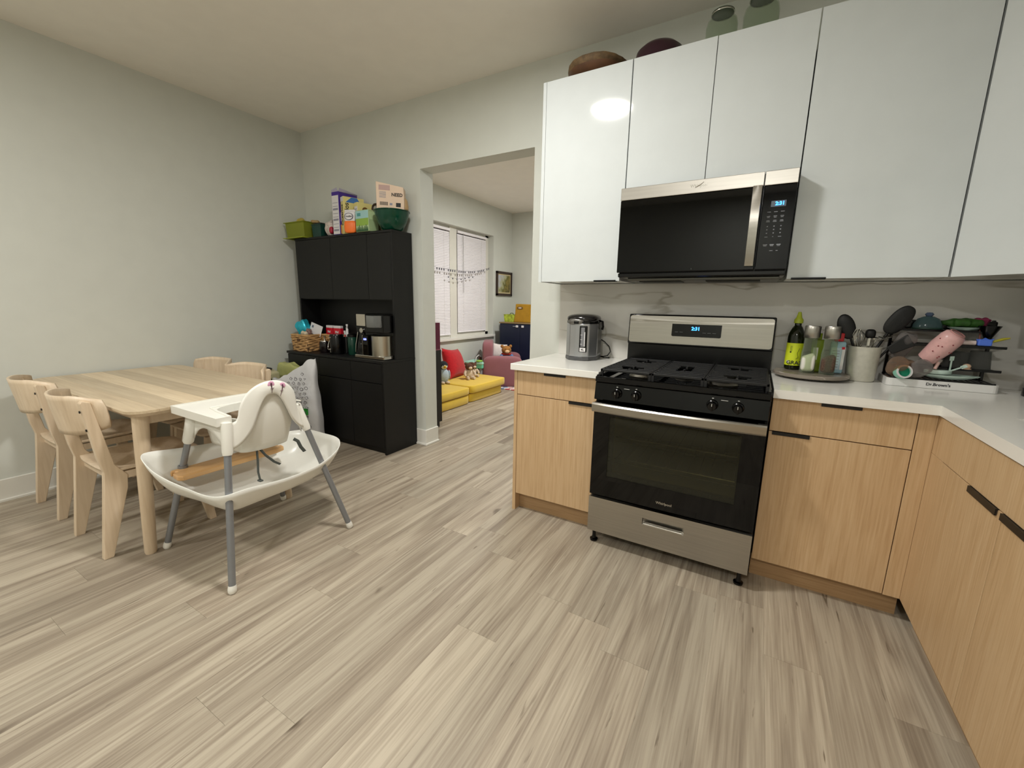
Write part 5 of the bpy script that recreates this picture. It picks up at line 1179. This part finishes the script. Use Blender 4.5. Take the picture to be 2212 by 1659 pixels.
cupthing('breast_shield', 'clear round cup right of the amber one on the rack', (1.305, -.165, ZK+.058), .036, .08, clr, (.85, .45, 0), 'cup')
cupthing('baby_bottle', 'clear cup lying low on the middle of the rack', (1.285, -.12, ZK+.042), .034, .07, clb, (.2, 0, 0), 'bottle')
t = thing('bottle_collar', 'mint and white bottle collar with dark green inside, front left of the rack', 'collar', (1.255, -.200, ZK+.062), rot=(PI/2-.25, .0, .25), group=RG)
MB().lathe([(.024, .0), (.029, .0), (.031, .006), (.030, .028), (.024, .030), (.024, .0)], n=36, close=True).build('mint_body', pm('mint', '#8fc9b4', .35), t, smooth=40)
MB().lathe([(.023, .024), (.0295, .024), (.030, .031), (.023, .031)], n=36, close=True).build('white_ring', wp, t, smooth=40)
MB().lathe([(0, .018), (.0235, .018), (.0235, .022), (0, .022)], n=36).build('green_disc', pm('disc_green', '#0f7a5c', .4), t, smooth=40)
t = thing('baby_plate', 'pale mint divided baby plate lying at the front of the rack', 'plate', (1.42, -.165, ZK+.041), group=RG)
mintp = pm('mint_pale', '#b8ccc2', .35)
MB().lathe([(0, .002), (.055, .002), (.085, .012), (.10, .018), (.102, .021), (.096, .020), (.06, .008), (0, .007)], n=44, sy=.42).build('plate_body', mintp, t, smooth=50)
t = thing('small_mint_dish', 'round pale mint dish stacked on the baby plate', 'dish', (1.385, -.165, ZK+.064), group=RG)
MB().lathe([(0, 0), (.044, 0), (.046, .003), (.046, .014), (.043, .017), (0, .017)], n=40, sy=.75).build('lid_body', mintp, t, smooth=40)
t = thing('baby_spoon', 'pink-handled brush with a black tip standing on the small mint dish', 'spoon', (1.375, -.165, ZK+.083), rot=(0, .25, 0), group=RG)
MB().cyl((0, 0, 0), (0, 0, .034), .0065, n=12).build('pink_stem', pm('stem_pink', '#e0b9b0', .4), t, smooth=40); MB().cyl((0, 0, .034), (.0, 0, .046), .009, n=12).build('collar', pm('collar_grey', '#9a928a', .4), t); MB().box(-.010, .010, -.006, .006, .046, .085, b=.004).build('black_tip', blackst, t)
for k, (x, a) in enumerate(((1.40, .5), (1.425, -.6))): solo('small_fork', MB().box(-.003, .003, -.0015, .0015, 0, .075, b=.001).box(-.007, .007, -.0015, .0015, .065, .085, b=.001), mintp, (x, -.16, ZK+.064), ['pale mint baby fork leaning right on the plate', 'pale mint baby spoon leaning left on the plate'][k], 'cutlery', rot=(.3, a+.5, 0), group=RG)
for k, (x, w_, h_) in enumerate(((1.455, .042, .07), (1.525, .036, .078))):
    t = thing('clear_container', ['clear square container upside down on the lower shelf', 'clear tapered container at the right of the lower shelf'][k], 'container', (x, -.11, ZK+.091), group=RG)
    MB().lathe([(w_*1.1, 0), (w_*.88, h_), (0, h_), (0, h_-.002), (w_*.85, h_-.003), (w_*1.06, 0)], n=4 if not k else 28, sy=.9).build('shell', glassy('grey_plastic', '#c4c5c2', .08, .10, edge=.2), t)
solo('pacifier', MB().sell((0, 0, .012), (.014, .010, .012), 1).lathe([(0, 0), (.015, 0), (.015, .003), (0, .003)], n=20), pm('peach', '#d9b79a', .4), (1.475, -.16, ZK+.091), 'small peach silicone nipple on the lower shelf', 'pacifier', group=RG, smooth=50)
solo('pump_tube', MB().cyl((-.055, 0, .012), (.05, 0, .012), .010, n=16), pm('tube_pinkwhite', '#d9c6c0', .3), (1.44, -.145, ZK+.192), 'pinkish white cylinder lying on the upper shelf', 'tube', group=RG, smooth=40)
t = thing('blue_clip', 'bright blue plastic clip at the right end of the upper shelf', 'clip', (1.515, -.15, ZK+.192), group=RG)
bl = pm('clip_blue', '#4f74d6', .4); MB().box(-.022, .022, -.012, .012, .002, .030, b=.005).build('clip_body', bl, t); MB().prism([(-.026, .03), (-.012, .026), (.0, .036), (.014, .028), (.026, .034), (.018, .012), (-.02, .012)], 'Y', -.004, .004).build('clip_fins', bl, t)
solo('yellow_spoon', MB().tube([(0, 0, 0), (.03, 0, .014), (.052, 0, .020)], [.004, .006, .003], 8), pm('spoon_yellow', '#a9a02a', .4), (1.535, -.15, ZK+.21), 'small yellow-green spoon beside the blue clip', 'spoon', group=RG, smooth=60)
solo('leaf_toy', MB().sell((0, 0, .018), (.062, .030, .020), .9, nu=36, nv=10, fn=lambda p: p*(1+.12*math.sin(p.x*170)*1+.10*math.sin(p.y*150+p.x*90))), pm('leafy_green', '#2f5a1c', .6, mottle=.3, mscale=60), (1.46, -.075, ZK+.268), 'dark green leafy silicone mat on top of the rack', 'mat', group=RG, smooth=30)
solo('mint_dish', MB().lathe([(0, 0), (.04, 0), (.056, .012), (.053, .013), (.038, .004), (0, .004)], n=30, sy=.6), mintp, (1.465, -.08, ZK+.255), 'pale green dish under the leafy mat on top of the rack', 'dish', group=RG, smooth=50)
t = thing('bottle_dome', 'grey-blue translucent dome cover on top of the rack at its left', 'dome', (1.345, -.075, ZK+.255), group=RG)
MB().lathe([(.052, 0), (.050, .02), (.038, .045), (.018, .056), (0, .058)], n=30, sy=.7).build('dome', glassy('dome_grey', '#6f8f93', .1, .35), t, smooth=60); MB().lathe([(0, .056), (.010, .056), (.016, .066), (.010, .074), (0, .075)], n=16).build('knob', pm('knob_blue', '#5a6a86', .4), t, smooth=60)
MB().tube([(.052*math.cos(a/20*2*PI), .036*math.sin(a/20*2*PI), .003) for a in range(20)], .004, 6, closed=True).build('rim', pm('rim_dkgreen', '#1c3a30', .4), t, smooth=60)
solo('scrunchie', MB().sell((0, 0, .02), (.024, .018, .018), .8, fn=lambda p: p*(1+.15*math.sin(p.x*260)+.15*math.sin(p.z*240))), pm('magenta_ball', '#8a2c50', .7), (1.522, -.07, ZK+.275), 'crumpled magenta scrubber at the top right of the rack', 'scrubber', group=RG, smooth=30)
solo('hanging_tube', MB().tube([(0, 0, 0), (.006, -.006, -.02), (.010, -.004, -.06), (.004, -.008, -.085)], .0035, 8), pm('tube_pink', '#a86a62', .4), (1.508, -.085, ZK+.28), 'thin pink hose hanging at the right side of the rack', 'tube', group=RG, smooth=60)
solo('funnel', MB().lathe([(.034, .06), (.036, .062), (.008, .0), (.006, -.02), (.003, -.02), (.005, 0)], n=24, close=True), blackst, (1.535, -.11, ZK+.215), 'black funnel shape under the magenta scrubber', 'funnel', group=RG, smooth=40)
# blender at the right edge
t = thing('blender', 'grey and black countertop blender base at the right edge of the photo', 'blender', (1.735, -.20, ZK))
MB().lathe([(0, 0), (.092, 0), (.092, .03), (0, .03)], n=4 if False else 32).build('foot', blackst, t, smooth=40)
MB().lathe([(0, .031), (.090, .031), (.086, .09), (.070, .155), (.062, .17), (0, .17)], n=32).build('base_body', pm('blender_grey', '#5d5e61', .35, metal=.4), t, smooth=40)
MB().lathe([(0, .171), (.058, .171), (.066, .20), (.05, .215), (0, .215)], n=32).build('collar', blackst, t, smooth=40)
MB().box(-.115, -.055, -.012, .012, .19, .205, b=.004).build('handle_foot', pm('lug_grey', '#a59f92', .4), t)
MB().lathe([(.050, .216), (.062, .25), (.078, .38), (.080, .40), (.077, .40), (.059, .25), (.047, .22)], n=32, close=True).build('jug', glassy('jug_glass', '#cfd2d2', .04, .2), t, smooth=40)
MB().tube([(-.06, 0, .25), (-.115, 0, .26), (-.12, 0, .36), (-.078, 0, .375)], .009, 10).build('jug_handle', blackst, t, smooth=60)
MB().lathe([(0, .40), (.082, .40), (.08, .425), (.03, .43), (.028, .45), (0, .45)], n=32).build('jug_lid', blackst, t, smooth=40)

# ================================================================ NEXT ROOM
# black cabinet right behind the doorway jamb
t = thing('side_cabinet', 'black cabinet with a magenta upper panel just behind the doorway', 'cabinet', (-2.4, .34, 0))
MB().box(-.42, .392, -.175, .175, .06, .79, b=.002).box(-.40, .37, -.16, .16, 0, .06).build('lower_body', pm('side_black', '#0d0a0b', .3), t)
MB().box(-.41, .386, -.17, .17, .79, 1.058, b=.002).build('upper_panel', pm('panel_magenta', '#5a1230', .2), t)
MB().box(-.412, .389, -.172, .172, .788, .800).build('edge_strip', pm('edge_rose', '#8a4a5a', .4), t)
# play couch: four foam blocks
CGp = 'foam blocks of the yellow play couch'
yw = pm('couch_yellow', '#dcb839', .85, mottle=.04, mscale=8, bump=.3, bscale=35, sheen=.3)
def cushion(label, x0, x1, y0, y1, z0, z1, sag=.004):
    hx, hy, hz = (x1-x0)/2, (y1-y0)/2, (z1-z0)/2
    def q(p): return Vector((p.x, p.y, p.z + (sag*math.sin(p.x*9)*math.cos(p.y*7) if p.z > 0 else 0)))
    o = MB().sell((0, 0, hz), (hx, hy, hz), .16, nu=48, nv=18, fn=q).build('couch_cushion', yw, smooth=50); o.location = ((x0+x1)/2, (y0+y1)/2, z0)
    return tag(o, label, 'cushion', CGp)
cushion('yellow foam base block of the play couch, the part nearest the doorway', -3.12, -2.36, .75, 1.497, 0, .115)
cushion('yellow foam base block of the play couch, the far part', -3.12, -2.372, 1.503, 2.30, 0, .115)
cushion('thick yellow seat cushion of the play couch nearest the doorway', -3.13, -2.35, .75, 1.497, .118, .212)
cushion('thick yellow seat cushion of the play couch at its far end', -3.13, -2.34, 1.503, 2.345, .118, .222)
solo('red_pillow', MB().pillow((0, 0, 0), .56, .44, .20), pm('plush_red', '#b5131f', .95, mottle=.12, mscale=30, bump=.8, bscale=90, sheen=.2), (-2.985, 1.97, .405), 'large fluffy red pillow leaning on the yellow play couch', 'pillow', rot=(-.35, .12, PI/2+.25), smooth=80)
def plush(name, label, loc, rz, body, head, muzzle, s=1.0, ears=True, scarf=None, group=None):
    t = thing(name, label, 'plush toy', loc, rz, group=group)
    MB().sell((0, 0, .062*s), (.050*s, .042*s, .062*s), .95).build('torso', body, t, smooth=70)
    h = MB().sell((0, -.008*s, .150*s), (.048*s, .045*s, .043*s), 1).build('head', head, t, smooth=70)
    MB().sell((0, -.046*s, .138*s), (.024*s, .020*s, .018*s), 1, nu=14, nv=8).build('muzzle', muzzle, h, smooth=70)
    b = MB()
    for sx_ in (-1, 1): b.sell((sx_*.018*s, -.047*s, .162*s), (.0045*s, .003*s, .0045*s), 1, nu=8, nv=6)
    b.build('eyes', blk, h, smooth=70)
    if ears:
        for sx_ in (-1, 1): MB().sell((sx_*.042*s, 0, .186*s), (.016*s, .009*s, .016*s), 1, nu=12, nv=8).build('ear', head, h, smooth=70)
    for sx_ in (-1, 1):
        MB().tube([(sx_*.045*s, -.01*s, .10*s), (sx_*.066*s, -.03*s, .07*s), (sx_*.062*s, -.05*s, .045*s)], [.017*s, .016*s, .013*s], 10).build('arm', body, t, smooth=70)
        MB().tube([(sx_*.025*s, -.02*s, .022*s), (sx_*.035*s, -.06*s, .018*s), (sx_*.038*s, -.085*s, .022*s)], [.020*s, .020*s, .016*s], 10).build('leg', body, t, smooth=70)
    if scarf: MB().tube([(.040*s*math.cos(a/12*2*PI), .036*s*math.sin(a/12*2*PI), .112*s) for a in range(12)], .010*s, 8, closed=True).build('scarf', scarf, t, smooth=70)
    return t
fur = lambda n, c: pm(n, c, .95, mottle=.12, mscale=50, bump=.5, bscale=150)
cream = fur('fur_cream', '#cdb9a2'); brown = fur('fur_brown', '#5b3a2c'); tan = fur('fur_tan', '#9a6a34'); greyb = fur('fur_greyblue', '#aab9c4')
plush('plush_bear', 'small brown-headed plush bear with cream body on the couch, before the red pillow', (-2.68, 1.90, .222), PI/2-.5, cream, brown, cream, 1.15)
plush('plush_moose', 'second small brown and cream plush toy beside the plush bear on the couch', (-2.74, 2.08, .222), PI/2-.4, cream, brown, cream, 1.05)
# bird plush
t = thing('plush_bird', 'pale blue-grey plush penguin with yellow beak at the left end of the couch', 'plush toy', (-2.80, 1.50, .212), PI/2-.5)
MB().sell((0, 0, .10), (.078, .07, .10), .95).build('torso', greyb, t, smooth=70)
h = MB().sell((0, -.005, .235), (.062, .06, .058), 1).build('head', fur('fur_dark', '#26282c'), t, smooth=70)
MB().sell((0, -.035, .228), (.045, .032, .040), 1).build('face', fur('fur_white', '#d9d9d6'), h, smooth=70)
MB().lathe([(.022, 0), (.015, .02), (0, .045)], n=14).at(Matrix()).build('beak', pm('beak_yellow', '#c9a22e', .6), h, smooth=60).matrix_local = Matrix.Translation((0, -.06, .222)) @ Matrix.Rotation(PI/2, 4, 'X')
b = MB(); b.sell((-.018, -.063, .245), (.007, .004, .009), 1, nu=10, nv=6); b.sell((.018, -.063, .245), (.007, .004, .009), 1, nu=10, nv=6); b.build('eyes', blk, h, smooth=70)
for sx_ in (-1, 1): MB().sell((sx_*.035, -.07, .018), (.028, .038, .018), 1, nu=14, nv=8).build('foot', cream, t, smooth=70)
for sx_ in (-1, 1): MB().sell((sx_*.08, -.005, .11), (.014, .035, .06), 1, nu=12, nv=10).build('wing', greyb, t, smooth=70)
# toy activity table
t = thing('toy_table', 'mint green toy activity table with grey legs beside the pink armchair', 'toy table', (-2.97, 2.56, 0), rz=.1)
mint2 = pm('toy_mint', '#6ec9ad', .4)
MB().box(-.15, .15, -.17, .17, .285, .375, b=.012).build('table_body', mint2, t)
MB().box(-.156, .156, -.176, .176, .345, .38, b=.012).build('top_rim', pm('toy_rim', '#a5d9c7', .4), t)
gl = pm('toy_grey', '#87888c', .45)
for sx_ in (-1, 1):
    for sy_ in (-1, 1): MB().tube([(sx_*.10, sy_*.12, .29), (sx_*.12, sy_*.165, 0)], [.03, .022], 14).build('leg', gl, t, smooth=40)
MB().lathe([(0, .38), (.052, .38), (.055, .392), (.03, .396), (0, .396)], c=(.07, .09, 0), n=24).build('dial', pm('toy_dark', '#2b3a45', .4), t, smooth=40)
MB().tube([(.0, -.10, .38), (.0, -.08, .44), (.01, -.02, .47), (.02, .02, .45), (.02, .035, .38)], .007, 8).build('white_arch', wp, t, smooth=60)
MB().prism([(-.03, .38), (.05, .38), (.03, .44), (.0, .435)], 'X', .0, .03, bev=.004).build('brown_figure', brown, t)
MB().box(.1565, .159, -.06, .05, .30, .335, b=.001).build('front_print', pm('toy_print', '#cfe3dd', .4), t)
MB().sell((.08, -.13, .395), (.05, .05, .014), .8).build('green_dome', pm('toy_lime', '#8fc04a', .4), t, smooth=60)
# armchair
mau = pm('chair_mauve', '#8d5a60', .9, mottle=.04, mscale=10, bump=.3, bscale=120, sheen=.2)
t = thing('armchair', 'dusty pink children\'s armchair in the far corner of the next room', 'armchair', (-2.77, 2.88, 0), rz=-PI/2+.55+PI)
# local: faces -y ; width x
MB().sell((0, .0, .15), (.235, .27, .15), .22, nu=40, nv=16).build('seat_block', mau, t, smooth=55)
MB().sell((0, .20, .36), (.27, .085, .32), .28, nu=40, nv=16).build('backrest', mau, t, smooth=55)
for sx_ in (-1, 1): MB().sell((sx_*.285, -.03, .235), (.085, .30, .235), .38, nu=40, nv=18).build('armrest', mau, t, smooth=55)
solo('white_pillow', MB().pillow((0, 0, 0), .27, .25, .10), pm('pillow_white', '#d8cfca', .8, mottle=.06, mscale=30), (-2.86, 2.95, .50), 'small white square pillow leaning in the pink armchair', 'pillow', rot=(-.25, .15, .75), smooth=80)
plush('plush_monkey', 'brown plush animal in red and blue sitting in the pink armchair', (-2.66, 2.86, .30), .75, fur('fur_bluecloth', '#5b7ba8'), tan, fur('fur_peach', '#d9b38a'), 1.6, scarf=pm('scarf_red', '#b0301f', .8))
# rug
rg = bpy.data.materials.new('rug_pattern'); rg.use_nodes = True; nt = rg.node_tree; L = nt.links.new; bs = nt.nodes['Principled BSDF']; bs.inputs['Roughness'].default_value = .95
tc = N(nt, 'ShaderNodeTexCoord'); mp = N(nt, 'ShaderNodeMapping'); mp.inputs['Rotation'].default_value = (0, 0, PI/4); mp.inputs['Scale'].default_value = (14, 14, 14); L(tc.outputs['Object'], mp.inputs[0])
ck = N(nt, 'ShaderNodeTexChecker'); ck.inputs['Scale'].default_value = 1; ck.inputs['Color1'].default_value = lin('#d9d2cd'); L(mp.outputs[0], ck.inputs['Vector'])
wn = N(nt, 'ShaderNodeTexWhiteNoise', noise_dimensions='3D'); fl_ = N(nt, 'ShaderNodeVectorMath', operation='FLOOR'); L(mp.outputs[0], fl_.inputs[0]); L(fl_.outputs[0], wn.inputs['Vector'])
cr = N(nt, 'ShaderNodeValToRGB'); cr.color_ramp.interpolation = 'CONSTANT'; L(wn.outputs['Value'], cr.inputs[0])
for i_, (p, c) in enumerate([(0, '#b5484a'), (.3, '#7d8fb0'), (.6, '#9a9a9e'), (.8, '#c98a8a')]):
    e = cr.color_ramp.elements[i_] if i_ < 2 else cr.color_ramp.elements.new(p); e.position = p; e.color = lin(c)
L(cr.outputs[0], ck.inputs['Color2']); L(ck.outputs['Color'], bs.inputs['Base Color'])
solo('rug', MB().box(-.85, .85, -.62, .62, .0005, .010, b=.003), rg, (-1.75, 3.10, 0), 'patterned rug of small red, blue and white lozenges in front of the armchair', 'rug')
# navy dresser with things on it
t = thing('navy_dresser', 'navy blue chest with a wooden top in the far corner of the next room', 'dresser', (-2.72, 3.62, 0))
nav = pm('navy_paint', '#0c1730', .4)
MB().box(-.36, .42, -.27, .30, .03, .925, b=.003).build('carcass', nav, t)
MB().box(-.355, .03, -.288, -.271, .04, .915, b=.002).build('door', nav, t); MB().box(.034, .415, -.288, -.271, .04, .915, b=.002).build('door', nav, t)
MB().box(-.37, .43, -.295, .31, .925, .945, b=.002).build('wooden_top', pm('top_wood', '#8a744f', .5), t)
for x in (-.02, .085): MB().box(x-.022, x+.022, -.303, -.288, .865, .90, b=.006).build('child_lock', wp, t)
MB().box(-.10, -.04, -.297, -.288, .878, .888, b=.002).build('lock_strap', pm('strap_pale', '#9aa0a8', .5), t)
t = thing('fabric_bin', 'light green patterned fabric bin on the navy dresser', 'bin', (-2.945, 3.50, .946))
bin_mb(.10, .07, .11, .08, .125, lip=.002).build('fabric', pm('bin_green', '#a5b43a', .7, mottle=.4, mscale=22), t); MB().tube([(-.04, 0, .12), (-.02, 0, .145), (.02, 0, .145), (.04, 0, .12)], .006, 8).build('bin_handle', pm('bin_handle_dark', '#5a6a22', .7), t, smooth=60)
t = thing('tote_bag', 'mustard yellow felt storage tote with cut-out handle on the navy dresser', 'bag', (-2.66, 3.50, .946))
mus = pm('mustard_felt', '#a67c1c', .85, mottle=.08, mscale=14)
MB().prism([(-.19, 0), (.17, 0), (.155, .29), (-.155, .30), (-.165, .15)], 'Y', -.10, .10, bev=.01).build('felt_body', mus, t)
MB().sell((-.07, -.101, .235), (.055, .006, .022), .5).build('handle_patch', pm('handle_brown', '#6e5320', .8), t, smooth=50)
MB().sell((-.07, -.105, .235), (.030, .005, .012), .7).build('handle_hole', pm('hole_pale', '#c9b5a8', .8), t, smooth=50)
